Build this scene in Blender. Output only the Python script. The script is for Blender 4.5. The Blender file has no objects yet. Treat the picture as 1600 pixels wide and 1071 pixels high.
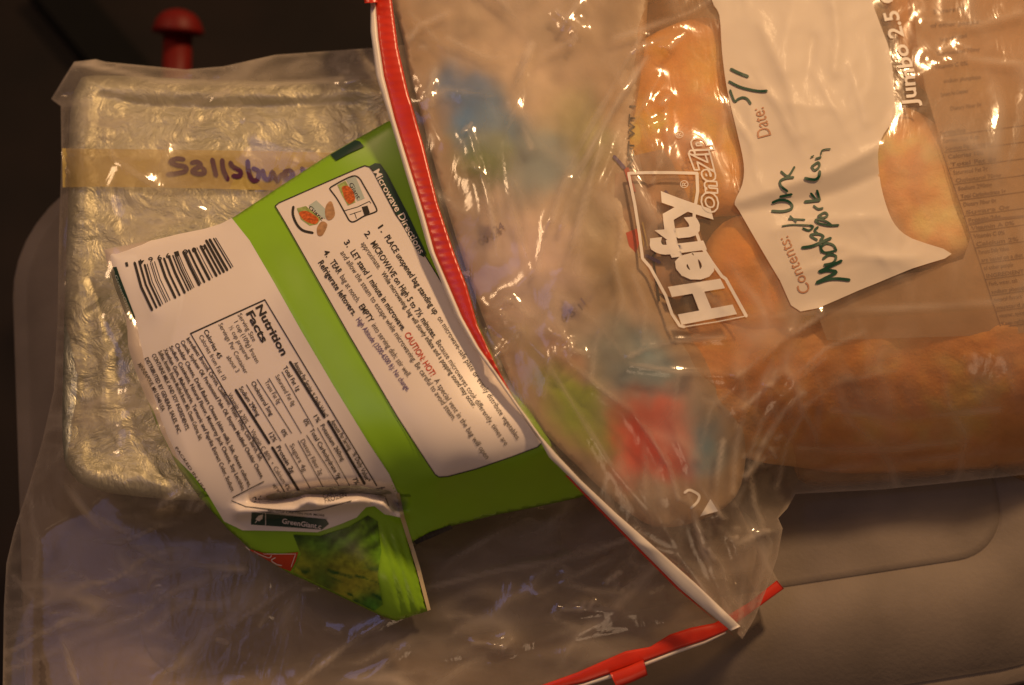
import bpy, math, random
import numpy as np
from mathutils import Vector, Matrix, noise
from mathutils.geometry import delaunay_2d_cdt

random.seed(7)
rng = np.random.default_rng(7)
S = bpy.context.scene
COL = S.collection
R = math.radians

# ------------------------------------------------------------------ camera
TILT = R(20.6)
DIST = 0.75
FPX = 2222.0                      # focal length in photo pixels (1600 wide)
CAM = np.array([0.0, -DIST * math.sin(TILT), DIST * math.cos(TILT)])
cd = bpy.data.cameras.new("camera")
cam = bpy.data.objects.new("camera", cd)
COL.objects.link(cam)
cam.location = CAM
cam.rotation_euler = (TILT, 0, 0)
cd.sensor_width = 36.0
cd.lens = 36.0 * FPX / 1600.0
cd.clip_start = 0.01
cd.clip_end = 20.0
cd.dof.use_dof = True
cd.dof.focus_distance = 0.69
cd.dof.aperture_fstop = 4.2
S.camera = cam

# ------------------------------------------------------------------ world and lamps
W = bpy.data.worlds.new("World")
S.world = W
W.use_nodes = True
bg = W.node_tree.nodes["Background"]
bg.inputs[0].default_value = (1.0, 0.63, 0.45, 1)
bg.inputs[1].default_value = 0.11


def lamp(name, loc, target, size, power, color):
    d = bpy.data.lights.new(name, 'AREA')
    d.shape = 'DISK'
    d.size = size
    d.energy = power
    d.color = color
    o = bpy.data.objects.new(name, d)
    COL.objects.link(o)
    o.location = loc
    o.rotation_euler = (Vector(target) - Vector(loc)).to_track_quat('-Z', 'Y').to_euler()
    return o


lamp("room_lamp", (0.64, 1.02, 1.10), (0.05, 0.0, 0.0), 0.15, 20.0, (1.0, 0.61, 0.30))
lamp("left_fill", (-0.95, 0.75, 1.2), (0.0, 0.0, 0.0), 0.3, 4.5, (1.0, 0.62, 0.33))  # added fill from the left, brightens the dim left side of the bin
lamp("near_fill", (0.35, -1.20, 1.35), (0.1, 0.0, 0.0), 0.5, 1.5, (1.0, 0.66, 0.40))  # added soft fill from the near side, lifts near slopes and lid shadows
lamp("window_glow", (-0.66, 0.16, 1.4), (-0.18, -0.12, 0.0), 0.5, 0.85, (0.40, 0.44, 1.0))

S.view_settings.view_transform = 'Standard'
S.view_settings.look = 'None'
S.view_settings.exposure = 0.0
S.view_settings.gamma = 1.0
S.render.engine = 'CYCLES'
S.cycles.transparent_max_bounces = 40
S.cycles.max_bounces = 10
S.cycles.sample_clamp_indirect = 4.0


# ------------------------------------------------------------------ geometry helpers
def P(px, py, z):
    """photo pixel + height in cm -> world point(s) in metres"""
    px = np.asarray(px, float); py = np.asarray(py, float)
    z = np.asarray(z, float) * 0.01
    a = (px - 800.0) / FPX
    b = (535.5 - py) / FPX
    dy = math.sin(TILT) + b * math.cos(TILT)
    dz = -math.cos(TILT) + b * math.sin(TILT)
    t = (z - CAM[2]) / dz
    return np.stack([a * t, CAM[1] + dy * t, z + 0 * t], -1)


def tps(ctrl, lam=1e-4):
    c = np.array(ctrl, float)
    xy = c[:, :2] / 500.0
    n = len(c)
    d = np.linalg.norm(xy[:, None] - xy[None], axis=2)
    K = np.where(d > 0, d * d * np.log(d + 1e-12), 0) + lam * np.eye(n)
    Q = np.hstack([np.ones((n, 1)), xy])
    A = np.zeros((n + 3, n + 3))
    A[:n, :n] = K; A[:n, n:] = Q; A[n:, :n] = Q.T
    w = np.linalg.solve(A, np.concatenate([c[:, 2], np.zeros(3)]))

    def f(px, py):
        p = np.stack([np.ravel(px), np.ravel(py)], -1) / 500.0
        out = np.empty(len(p))
        for i in range(0, len(p), 4000):
            q = p[i:i + 4000]
            dd = np.linalg.norm(q[:, None] - xy[None], axis=2)
            U = np.where(dd > 0, dd * dd * np.log(dd + 1e-12), 0)
            out[i:i + 4000] = U @ w[:n] + w[n] + q @ w[n + 1:]
        return out.reshape(np.shape(px))
    return f


def seg_dist(px, py, poly, closed=False):
    pts = np.array(poly, float)
    if closed:
        pts = np.vstack([pts, pts[:1]])
    x = np.ravel(px).astype(float); y = np.ravel(py).astype(float)
    best = np.full(len(x), 1e9); side = np.zeros(len(x))
    for (ax, ay), (bx, by) in zip(pts[:-1], pts[1:]):
        dx, dy = bx - ax, by - ay
        L2 = dx * dx + dy * dy + 1e-9
        t = np.clip(((x - ax) * dx + (y - ay) * dy) / L2, 0, 1)
        ex, ey = x - ax - t * dx, y - ay - t * dy
        d = np.hypot(ex, ey)
        m = d < best
        best[m] = d[m]
        side[m] = np.sign(dx * ey - dy * ex)[m]
    return best.reshape(np.shape(px)), side.reshape(np.shape(px))


def creases(px, py, lst):
    """each crease: (polyline, height cm, width px, fade) - a sharp ridge, or a valley for negative height"""
    out = np.zeros(np.shape(px))
    for c in lst:
        poly, h, w = c[0], c[1], c[2]
        d, s = seg_dist(px, py, poly)
        k = np.exp(-(np.sqrt(d * d + 9) - 3) / (w * 1.3))
        if len(c) > 3 and c[3]:          # one-sided: the side c[3] falls off much slower
            k = np.where(s == c[3], np.exp(-np.abs(d) / (w * 4)), k)
        out += 0.8 * h * k
    return out


def whiten(px, py, lst, outline, wrinkle=None):
    out = np.zeros(np.shape(px))
    if wrinkle is not None:
        out = 0.62 * np.clip(wrinkle(px, py), 0, 1) ** 1.6
    for i, c in enumerate(lst):
        if c[1] < 0.1:
            continue
        d, _ = seg_dist(px, py, c[0])
        out = np.maximum(out, min(0.8, c[1] * 3.2) * np.exp(-(d / (2.5 + c[2] * 0.28)) ** 2) * (0.55 + 0.45 * np.sin(px / 31 + i) * np.cos(py / 27 + 2 * i)))
    d, _ = seg_dist(px, py, outline, True)
    return np.maximum(out, 0.20 * np.exp(-(d / 4.0) ** 2))


def net(px, py, scale, seed, stretch, rot):
    """0..1, high along thin branching fold lines that fan out in one direction"""
    wx = px + 30 * vnoise(px, py, 160, seed + 5); wy = py + 30 * vnoise(px, py, 160, seed + 6)
    a = 1 - np.abs(vnoise(wx, wy, scale, seed, stretch, rot, octv=1)) * 3.6
    b = 1 - np.abs(vnoise(wx, wy, scale * .55, seed + 1, stretch, rot + .45, octv=1)) * 3.8
    m = 0.5 + 0.9 * vnoise(px, py, 140, seed + 2, octv=1)
    return np.maximum(np.clip(a, 0, 1), 0.7 * np.clip(b, 0, 1)) * np.clip(m, 0, 1)


def vnoise(px, py, scale, seed, stretch=(1, 1), rot=0.0, kind='fbm', octv=3):
    x = np.ravel(px); y = np.ravel(py)
    c, s = math.cos(rot), math.sin(rot)
    u = (x * c + y * s) * stretch[0] / scale
    v = (-x * s + y * c) * stretch[1] / scale
    out = np.empty(len(x))
    for i in range(len(x)):
        q = Vector((u[i], v[i], seed * 13.7))
        if kind == 'fbm':
            out[i] = noise.fractal(q, 1.0, 2.0, octv)
        elif kind == 'ridge':
            out[i] = 1.0 - abs(noise.noise(q)) * 2 - 0.5 * abs(noise.noise(q * 2.1))
        else:
            dd = noise.voronoi(q)[0]
            out[i] = dd[1] - dd[0]
    return out.reshape(np.shape(px))


def resample(poly, step, closed=True):
    pts = np.array(poly, float)
    if closed:
        pts = np.vstack([pts, pts[:1]])
    out = []
    for a, b in zip(pts[:-1], pts[1:]):
        n = max(1, int(round(np.hypot(*(b - a)) / step)))
        for k in range(n):
            out.append(a + (b - a) * k / n)
    if not closed:
        out.append(pts[-1])
    return np.array(out)


def smooth_poly(poly, closed=True, n=4):
    p = [np.array(q, float) for q in poly]
    N = len(p); out = []
    rng_ = range(N) if closed else range(N - 1)
    for i in rng_:
        p0 = p[(i - 1) % N] if closed or i > 0 else p[i]
        p1 = p[i]; p2 = p[(i + 1) % N]
        p3 = p[(i + 2) % N] if closed or i + 2 < N else p2
        for k in range(n):
            t = k / n
            out.append(0.5 * ((2 * p1) + (p2 - p0) * t + (2 * p0 - 5 * p1 + 4 * p2 - p3) * t * t + (3 * p1 - p0 - 3 * p2 + p3) * t ** 3))
    if not closed:
        out.append(p[-1])
    return np.array(out)


def inside(px, py, poly):
    x = np.asarray(px); y = np.asarray(py)
    res = np.zeros(x.shape, bool)
    q = np.array(poly, float)
    j = len(q) - 1
    for i in range(len(q)):
        xi, yi = q[i]; xj, yj = q[j]
        c = ((yi > y) != (yj > y)) & (x < (xj - xi) * (y - yi) / (yj - yi + 1e-12) + xi)
        res ^= c
        j = i
    return res


def triangulate(poly, step):
    """outline (pixels) -> points, triangles, number of outline points"""
    b = resample(poly, step)
    x0, y0 = b.min(0); x1, y1 = b.max(0)
    gx, gy = np.meshgrid(np.arange(x0, x1, step), np.arange(y0, y1, step * 0.87))
    gx = gx + (np.arange(gy.shape[0]) % 2)[:, None] * step * 0.5
    gx = gx + rng.uniform(-.12, .12, gx.shape) * step
    gx, gy = gx.ravel(), gy.ravel()
    m = inside(gx, gy, b)
    gx, gy = gx[m], gy[m]
    d, _ = seg_dist(gx, gy, b, True)
    m = d > step * 0.55
    pts = np.vstack([b, np.stack([gx[m], gy[m]], -1)])
    nb = len(b)
    vs, es, fs, ov, oe, of = delaunay_2d_cdt([Vector(p) for p in pts], [(i, (i + 1) % nb) for i in range(nb)], [], 1, 1e-5)
    V = np.array([(v.x, v.y) for v in vs])
    isb = np.array([any(k < nb for k in o) for o in ov])
    F = []
    for f in fs:
        a, bb, c = V[f[0]], V[f[1]], V[f[2]]
        ar = (bb[0] - a[0]) * (c[1] - a[1]) - (bb[1] - a[1]) * (c[0] - a[0])
        F.append(tuple(f) if ar < 0 else (f[0], f[2], f[1]))     # image y is down: keep normals up
    return V, F, isb


def mesh_obj(name, verts, faces, mat, parent=None, smooth=True):
    me = bpy.data.meshes.new(name)
    me.from_pydata([tuple(v) for v in verts], [], [tuple(f) for f in faces])
    me.update()
    if smooth:
        me.polygons.foreach_set("use_smooth", [True] * len(me.polygons))
    if mat is not None:
        me.materials.append(mat)
    o = bpy.data.objects.new(name, me)
    COL.objects.link(o)
    if parent is not None:
        put_under(o, parent)
    return o


def put_under(o, parent):
    o.parent = parent
    if parent.parent is None and parent.type == 'EMPTY':     # everything else already sits in world coordinates
        o.matrix_parent_inverse = Matrix.Translation(parent.location).inverted()


def thing(name, label, cat, base, group=None):
    o = bpy.data.objects.new(name, None)
    o.empty_display_size = 0.02
    COL.objects.link(o)
    o.location = tuple(base)
    o["label"] = label
    o["category"] = cat
    if group:
        o["group"] = group
    return o


def tag(o, label, cat, group=None):
    o["label"] = label
    o["category"] = cat
    if group:
        o["group"] = group
    return o


def sheet(name, poly, hfn, off, mat, parent, step=8, smooth=True):
    V, F, _ = triangulate(poly, step)
    z = hfn(V[:, 0], V[:, 1]) + off
    return mesh_obj(name, P(V[:, 0], V[:, 1], z), F, mat, parent, smooth)


def pillow(name, poly, ztop, zbot, mat, parent, step=8, colors=None, sharp=False, wear=None, fade=None):
    """closed body: top sheet and bottom sheet sharing the outline"""
    V, F, isb = triangulate(poly, step)
    n = len(V)
    d, _ = seg_dist(V[:, 0], V[:, 1], resample(poly, step), True)
    zt = ztop(V[:, 0], V[:, 1], d)
    zb = np.minimum(zbot(V[:, 0], V[:, 1], d, zt), zt)
    top = P(V[:, 0], V[:, 1], zt)
    bot = P(V[:, 0], V[:, 1], zb)
    idx = np.arange(n)
    low = np.where(isb, idx, -1)
    extra = np.where(~isb)[0]
    low[extra] = n + np.arange(len(extra))
    verts = np.vstack([top, bot[extra]])
    faces = list(F) + [(low[a], low[c], low[b]) for a, b, c in F if not (isb[a] and isb[b] and isb[c])]
    o = mesh_obj(name, verts, faces, mat, parent)
    if sharp:
        sh = o.data.attributes.new("sharp_edge", 'BOOLEAN', 'EDGE')
        ed = np.empty(len(o.data.edges) * 2, int)
        o.data.edges.foreach_get("vertices", ed)
        ed = ed.reshape(-1, 2)
        bb = np.r_[isb, np.zeros(len(extra), bool)]
        sh.data.foreach_set("value", bb[ed[:, 0]] & bb[ed[:, 1]])
    if wear is not None:
        ca = o.data.attributes.new("wear", 'FLOAT', 'POINT')
        w_ = wear(V[:, 0], V[:, 1])
        ca.data.foreach_set("value", np.r_[w_, np.zeros(len(extra))])
    if colors is not None:
        ca = o.data.color_attributes.new("print", 'FLOAT_COLOR', 'POINT')
        c = colors(V[:, 0], V[:, 1])
        if fade is not None:                      # film haze painted into the rim colour: print and flesh blur into tan
            k_ = np.clip(d / fade[0] + 0.35 * vnoise(V[:, 0], V[:, 1], 60, 31), 0, 1)[:, None]
            k_ = k_ * k_ * (3 - 2 * k_)
            c = c * k_ + np.array(fade[1]) * (1 - k_)
        allc = np.vstack([c, c[extra]])
        ca.data.foreach_set("color", np.hstack([allc, np.ones((len(allc), 1))]).ravel())
    return o


def ribbon_geo(paths, hfn, off):
    """paths: list of (points px, width px) -> verts, faces of flat strokes with round ends"""
    V, F = [], []
    for pts, w in paths:
        q = resample(pts, 2.5, closed=False)
        if len(q) < 2:
            continue
        t = np.gradient(q, axis=0)
        t /= np.linalg.norm(t, axis=1)[:, None] + 1e-9
        nrm = np.stack([-t[:, 1], t[:, 0]], -1)
        # caps
        q = np.vstack([q[0] - t[0] * w * .45, q, q[-1] + t[-1] * w * .45])
        nrm = np.vstack([nrm[:1], nrm, nrm[-1:]])
        ww = np.full(len(q), w / 2); ww[0] = ww[-1] = w * .2
        a = q + nrm * ww[:, None]; b = q - nrm * ww[:, None]
        base = len(V)
        zz = hfn(np.r_[a[:, 0], b[:, 0]], np.r_[a[:, 1], b[:, 1]]) + off
        pa = P(a[:, 0], a[:, 1], zz[:len(a)]); pb = P(b[:, 0], b[:, 1], zz[len(a):])
        for i in range(len(q)):
            V.append(pa[i]); V.append(pb[i])
        for i in range(len(q) - 1):
            k = base + 2 * i
            F.append((k, k + 1, k + 3, k + 2))
        off += 0.0006
    return V, F


def strokes(name, paths, hfn, off, mat, parent):
    V, F = ribbon_geo(paths, hfn, off)
    return mesh_obj(name, V, F, mat, parent, False)


_tc = {}


def glyphs(s, bold, shear=0.0, outline=0.0):
    key = (s, bold, shear, outline)
    if key in _tc:
        return _tc[key]
    cu = bpy.data.curves.new("tmp", 'FONT')
    cu.body = s
    cu.size = 1.0
    cu.offset = bold
    cu.shear = shear
    cu.resolution_u = 3
    if outline:
        cu.fill_mode = 'NONE'
        cu.bevel_depth = outline
        cu.bevel_resolution = 0
    ob = bpy.data.objects.new("tmp", cu)
    me = ob.to_mesh()
    v = np.array([tuple(x.co) for x in me.vertices]) if len(me.vertices) else np.zeros((0, 3))
    f = [tuple(p.vertices) for p in me.polygons]
    ob.to_mesh_clear()
    bpy.data.objects.remove(ob)
    bpy.data.curves.remove(cu)
    _tc[key] = (v, f)
    return v, f


def split_long(v, f, lim):
    """subdivide triangles with edges longer than lim (units of v) by midpoint splitting"""
    tri = []
    for p in f:
        for k in range(1, len(p) - 1):
            tri.append((p[0], p[k], p[k + 1]))
    v = [tuple(x) for x in v]
    for _ in range(9):
        mid = {}
        for t in tri:
            for a, b in ((t[0], t[1]), (t[1], t[2]), (t[2], t[0])):
                k = (min(a, b), max(a, b))
                if k not in mid and math.hypot(v[a][0] - v[b][0], v[a][1] - v[b][1]) > lim:
                    mid[k] = len(v)
                    v.append(tuple((v[a][i] + v[b][i]) / 2 for i in range(3)))
        if not mid:
            break
        new = []
        for a, b, c in tri:
            e = [mid.get((min(x, y), max(x, y))) for x, y in ((a, b), (b, c), (c, a))]
            n = sum(x is not None for x in e)
            if n == 0:
                new.append((a, b, c)); continue
            if n == 3:
                new += [(a, e[0], e[2]), (e[0], b, e[1]), (e[2], e[1], c), tuple(e)]
            elif n == 1:
                if e[0] is not None: new += [(a, e[0], c), (e[0], b, c)]
                elif e[1] is not None: new += [(b, e[1], a), (e[1], c, a)]
                else: new += [(c, e[2], b), (e[2], a, b)]
            else:
                if e[0] is None: new += [(c, e[2], e[1]), (e[2], a, b), (e[2], b, e[1])]
                elif e[1] is None: new += [(a, e[0], e[2]), (e[0], b, c), (e[0], c, e[2])]
                else: new += [(b, e[1], e[0]), (e[0], e[1], c), (e[0], c, a)]
        tri = new
    return np.array(v), tri


class Print:
    """collects flat lettering and rules of one colour and lays them on a surface"""
    def __init__(self, hfn, off):
        self.h, self.off = hfn, off
        self.V, self.F = [], []

    def add(self, q, z, f):
        b = len(self.V)
        self.V += [tuple(p) for p in P(q[:, 0], q[:, 1], z)]
        self.F += [tuple(i + b for i in p) for p in f]

    def text(self, s, p0, p1, h, bold=0.0, center=True, shear=0.0, bend=0.0, outline=0.0, fine=None):
        """s runs from p0 to p1 (pixels); h = capital height in pixels"""
        v, f = glyphs(s, bold, shear, outline)
        if not len(v):
            return
        p0 = np.array(p0, float); p1 = np.array(p1, float)
        d = p1 - p0
        L = np.hypot(*d)
        d /= L
        up = np.array([d[1], -d[0]])
        x0, x1 = v[:, 0].min(), v[:, 0].max()
        u = (v[:, 0] - x0) / (x1 - x0 + 1e-9)
        w = v[:, 1] / 0.73 * h - (h / 2 if center else 0)
        if fine:
            v2 = np.stack([u * L, w, 0 * u], -1)
            v2, f = split_long(v2, f, fine)
            u = v2[:, 0] / L; w = v2[:, 1]
        q = p0 + np.outer(u * L, d) + np.outer(w + bend * 4 * u * (1 - u), up)
        self.add(q, self.h(q[:, 0], q[:, 1]) + self.off, f)

    def path_text(self, s, base, top, bold=0.0, shear=0.0, outline=0.0, fine=6):
        """s between a baseline polyline and a cap-height polyline"""
        v, f = glyphs(s, bold, shear, outline)
        x0, x1 = v[:, 0].min(), v[:, 0].max()
        u = (v[:, 0] - x0) / (x1 - x0)
        t = v[:, 1] / 0.73
        b = resample(base, 2, False); tp = resample(top, 2, False)
        Lp = np.hypot(*(b[-1] - b[0]))
        v2, f = split_long(np.stack([u * Lp, t * 60, v[:, 2]], -1), f, fine)
        u = np.clip(v2[:, 0] / Lp, 0, 1); t = v2[:, 1] / 60
        sb = np.linspace(0, 1, len(b)); st = np.linspace(0, 1, len(tp))
        B = np.stack([np.interp(u, sb, b[:, k]) for k in (0, 1)], -1)
        T = np.stack([np.interp(u, st, tp[:, k]) for k in (0, 1)], -1)
        q = B + (T - B) * t[:, None]
        self.add(q, self.h(q[:, 0], q[:, 1]) + self.off, f)

    def path_outline(self, s, base, top, bold, shear, w):
        v, f = glyphs(s, bold, shear)
        cnt = {}
        for p in f:
            for i in range(len(p)):
                a, b = p[i], p[(i + 1) % len(p)]
                cnt[(min(a, b), max(a, b))] = cnt.get((min(a, b), max(a, b)), 0) + 1
        nx = {}
        for (a, b), n in cnt.items():
            if n == 1:
                nx.setdefault(a, []).append(b); nx.setdefault(b, []).append(a)
        x0, x1 = v[:, 0].min(), v[:, 0].max()
        b = resample(base, 2, False); tp = resample(top, 2, False)
        u = (v[:, 0] - x0) / (x1 - x0); t = v[:, 1:2] / 0.73
        sb = np.linspace(0, 1, len(b)); st_ = np.linspace(0, 1, len(tp))
        Bq = np.stack([np.interp(u, sb, b[:, k]) for k in (0, 1)], -1)
        Tq = np.stack([np.interp(u, st_, tp[:, k]) for k in (0, 1)], -1)
        q = Bq + (Tq - Bq) * t
        seen = set()
        for a0 in nx:
            if a0 in seen:
                continue
            loop = [a0]; seen.add(a0); cur = a0
            while True:
                n_ = [k for k in nx[cur] if k not in seen]
                if not n_:
                    break
                cur = n_[0]; seen.add(cur); loop.append(cur)
            if len(loop) > 3:
                self.line([q[i] for i in loop] + [q[loop[0]]], w)
                self.off += 0.002

    def line(self, pts, w):
        V, F = ribbon_geo([(np.array(pts, float), w)], self.h, self.off)
        b = len(self.V)
        self.V += [tuple(p) for p in V]
        self.F += [tuple(i + b for i in p) for p in F]

    def poly(self, pts, step=6, off=0.0):
        V, F, _ = triangulate(pts, step)
        self.add(V, self.h(V[:, 0], V[:, 1]) + self.off + off, F)

    def build(self, name, mat, parent):
        o = mesh_obj(name, self.V, self.F, mat, parent, True)
        return o


# ------------------------------------------------------------------ materials
def newmat(name):
    m = bpy.data.materials.new(name)
    m.use_nodes = True
    nt = m.node_tree
    nt.nodes.clear()
    out = nt.nodes.new('ShaderNodeOutputMaterial')
    return m, nt, out


def N(nt, t, **kw):
    n = nt.nodes.new(t)
    for k, v in kw.items():
        setattr(n, k, v)
    return n


def noise_tex(nt, scale, detail=3, rough=0.5, dist=0.0, stretch=None):
    tc = N(nt, 'ShaderNodeNewGeometry')
    src = tc.outputs['Position']
    if stretch:
        mp = N(nt, 'ShaderNodeMapping')
        mp.inputs['Scale'].default_value = stretch[:3]
        mp.inputs['Rotation'].default_value = (0, 0, stretch[3] if len(stretch) > 3 else 0)
        nt.links.new(src, mp.inputs[0]); src = mp.outputs[0]
    n = N(nt, 'ShaderNodeTexNoise')
    n.inputs['Scale'].default_value = scale
    n.inputs['Detail'].default_value = detail
    n.inputs['Roughness'].default_value = rough
    n.inputs['Distortion'].default_value = dist
    nt.links.new(src, n.inputs['Vector'])
    return n


def plain(name, color, rough=0.45, spec=0.5, var=0.08, scale=60, bump=0.0, bscale=300, metallic=0.0, trans=0.0, coat=0.0):   # trans: share seen straight through
    m, nt, out = newmat(name)
    b = N(nt, 'ShaderNodeBsdfPrincipled')
    b.inputs['Roughness'].default_value = rough
    b.inputs['Specular IOR Level'].default_value = spec
    b.inputs['Metallic'].default_value = metallic
    b.inputs['Coat Weight'].default_value = coat
    nz = noise_tex(nt, scale)
    rp = N(nt, 'ShaderNodeValToRGB')
    c = np.array(color)
    rp.color_ramp.elements[0].position = 0.3
    rp.color_ramp.elements[1].position = 0.7
    rp.color_ramp.elements[0].color = (*np.clip(c * (1 - var), 0, 1), 1)
    rp.color_ramp.elements[1].color = (*np.clip(c * (1 + var), 0, 1), 1)
    nt.links.new(nz.outputs[0], rp.inputs[0])
    nt.links.new(rp.outputs[0], b.inputs['Base Color'])
    if bump:
        bn = noise_tex(nt, bscale, 4)
        bp = N(nt, 'ShaderNodeBump')
        bp.inputs['Strength'].default_value = bump
        bp.inputs['Distance'].default_value = 0.001
        nt.links.new(bn.outputs[0], bp.inputs['Height'])
        nt.links.new(bp.outputs[0], b.inputs['Normal'])
    if trans:
        tb = N(nt, 'ShaderNodeBsdfTransparent')
        mx = N(nt, 'ShaderNodeMixShader'); mx.inputs[0].default_value = trans
        nt.links.new(b.outputs[0], mx.inputs[1]); nt.links.new(tb.outputs[0], mx.inputs[2])
        nt.links.new(mx.outputs[0], out.inputs[0])
    else:
        nt.links.new(b.outputs[0], out.inputs[0])
    return m


def film(name, haze=0.06, tint=(0.97, 0.94, 0.90), rough=0.10, hcol=(0.88, 0.78, 0.66), bump=0.25, bscale=140, gloss=1.0):
    m, nt, out = newmat(name)
    g = N(nt, 'ShaderNodeNewGeometry')
    # the sheet reflects the same from either face
    ior = N(nt, 'ShaderNodeMix'); ior.data_type = 'FLOAT'
    ior.inputs[2].default_value = 1.5; ior.inputs[3].default_value = 1 / 1.5
    nt.links.new(g.outputs['Backfacing'], ior.inputs[0])
    fr = N(nt, 'ShaderNodeFresnel')
    nt.links.new(ior.outputs[0], fr.inputs['IOR'])
    n1 = noise_tex(nt, bscale, 3, 0.55, 1.2, (1.0, 0.45, 1.0, 0.5))
    bp = N(nt, 'ShaderNodeBump')
    bp.inputs['Strength'].default_value = bump
    bp.inputs['Distance'].default_value = 0.002
    nt.links.new(n1.outputs[0], bp.inputs['Height'])
    nt.links.new(bp.outputs[0], fr.inputs['Normal'])
    mul = N(nt, 'ShaderNodeMath', operation='MULTIPLY'); mul.inputs[1].default_value = 1.15 * gloss
    nt.links.new(fr.outputs[0], mul.inputs[0])
    gl = N(nt, 'ShaderNodeBsdfGlossy')
    gl.inputs['Roughness'].default_value = rough
    nt.links.new(bp.outputs[0], gl.inputs['Normal'])
    tr = N(nt, 'ShaderNodeBsdfTransparent'); tr.inputs[0].default_value = (*tint, 1)
    df = N(nt, 'ShaderNodeBsdfDiffuse'); df.inputs[0].default_value = (*hcol, 1)
    tl = N(nt, 'ShaderNodeBsdfTranslucent'); tl.inputs[0].default_value = (*hcol, 1)
    nt.links.new(bp.outputs[0], df.inputs['Normal'])
    hz = N(nt, 'ShaderNodeMixShader'); hz.inputs[0].default_value = 0.45
    nt.links.new(df.outputs[0], hz.inputs[1]); nt.links.new(tl.outputs[0], hz.inputs[2])
    hn = noise_tex(nt, 35, 3, 0.6, 0.8)
    mr = N(nt, 'ShaderNodeMapRange')
    mr.inputs[1].default_value = 0.3; mr.inputs[2].default_value = 0.7
    mr.inputs[3].default_value = haze * 0.65; mr.inputs[4].default_value = haze * 1.4
    nt.links.new(hn.outputs[0], mr.inputs[0])
    at = N(nt, 'ShaderNodeAttribute', attribute_name="wear")       # stretched creases turn white
    ad = N(nt, 'ShaderNodeMath', operation='ADD'); ad.use_clamp = True
    nt.links.new(mr.outputs[0], ad.inputs[0]); nt.links.new(at.outputs['Fac'], ad.inputs[1])
    m1 = N(nt, 'ShaderNodeMixShader')
    nt.links.new(ad.outputs[0], m1.inputs[0])
    nt.links.new(tr.outputs[0], m1.inputs[1]); nt.links.new(hz.outputs[0], m1.inputs[2])
    m2 = N(nt, 'ShaderNodeMixShader')
    nt.links.new(mul.outputs[0], m2.inputs[0])
    nt.links.new(m1.outputs[0], m2.inputs[1]); nt.links.new(gl.outputs[0], m2.inputs[2])
    nt.links.new(m2.outputs[0], out.inputs[0])
    return m


def vertex_print(name, rough=0.4, var=0.15, grain=0.1):
    m, nt, out = newmat(name)
    b = N(nt, 'ShaderNodeBsdfPrincipled')
    b.inputs['Roughness'].default_value = rough
    a = N(nt, 'ShaderNodeVertexColor', layer_name="print")
    nz = noise_tex(nt, 90, 4)
    mx = N(nt, 'ShaderNodeMix'); mx.data_type = 'RGBA'; mx.blend_type = 'MULTIPLY'
    mx.inputs[0].default_value = var * 2
    nt.links.new(a.outputs[0], mx.inputs[6]); nt.links.new(nz.outputs[1], mx.inputs[7])
    mx2 = N(nt, 'ShaderNodeMix'); mx2.data_type = 'RGBA'
    mx2.inputs[0].default_value = 1 - var
    nt.links.new(mx.outputs[2], mx2.inputs[6]); nt.links.new(a.outputs[0], mx2.inputs[7])
    nt.links.new(mx2.outputs[2], b.inputs['Base Color'])
    bn = noise_tex(nt, 240, 5, 0.6)
    bp = N(nt, 'ShaderNodeBump')
    bp.inputs['Strength'].default_value = grain
    bp.inputs['Distance'].default_value = 0.0012
    nt.links.new(bn.outputs[0], bp.inputs['Height'])
    nt.links.new(bp.outputs[0], b.inputs['Normal'])
    nt.links.new(b.outputs[0], out.inputs[0])
    return m


M_FLOOR = plain("dark floor", (0.007, 0.0035, 0.0025), 0.6, 0.2, 0.6, 9)
M_BAR = plain("black plastic", (0.004, 0.004, 0.004), 0.7, 0.1)
M_KNOB = plain("red plastic", (0.13, 0.006, 0.004), 0.5, 0.2)
M_LID = plain("milky bin plastic", (0.205, 0.168, 0.138), 0.62, 0.2, 0.14, 26, 0.16, 420)
M_FILM1 = film("bag film", 0.15, bump=0.22, bscale=60)
M_FILM2 = film("heavy bag film", 0.125, rough=0.13, bump=0.2, bscale=70)
M_WRAPF = film("meat wrap film", 0.22, rough=0.3, bump=0.15, bscale=60, hcol=(0.95, 0.62, 0.28), gloss=0.2)
M_GREEN = plain("green print", (0.25, 0.50, 0.018), 0.33, 0.5, 0.07, 25)
M_WHITE = plain("white print", (0.80, 0.73, 0.68), 0.36, 0.45, 0.025, 30)
M_DKGREEN = plain("dark green print", (0.012, 0.045, 0.03), 0.35)
M_BLACK = plain("black ink", (0.03, 0.025, 0.02), 0.5, 0.3)
M_GREY = plain("grey ink", (0.085, 0.07, 0.065), 0.5, 0.3)
M_REDINK = plain("red ink", (0.55, 0.06, 0.02), 0.5, 0.3)
M_PURPLE = plain("purple ink", (0.09, 0.055, 0.22), 0.5, 0.3)
M_CREAM = plain("cream seal", (0.62, 0.52, 0.33), 0.4)
M_RED = plain("red zipper", (0.62, 0.035, 0.015), 0.3, 0.5, 0.1, 80)
M_ZWHITE = plain("white zipper", (0.74, 0.68, 0.62), 0.4)
M_LABEL = plain("white bag print", (0.76, 0.67, 0.56), 0.5, 0.3, 0.02, 30, trans=0.12)
M_LOGO = plain("white logo ink", (0.84, 0.78, 0.70), 0.5, 0.3)
M_TAN = plain("tan ink", (0.50, 0.24, 0.13), 0.5, 0.3)
M_MARKER = plain("green marker", (0.005, 0.06, 0.035), 0.5, 0.3)
M_VIOLET = plain("violet marker", (0.07, 0.010, 0.05), 0.5, 0.3)
M_TAPE = plain("masking tape", (0.64, 0.48, 0.12), 0.5, 0.3, 0.08, 70, trans=0.42)
M_YEL = plain("yellow green print", (0.36, 0.38, 0.04), 0.4)
M_DIM = plain("dim violet ink", (0.30, 0.24, 0.28), 0.5, 0.3)
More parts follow.
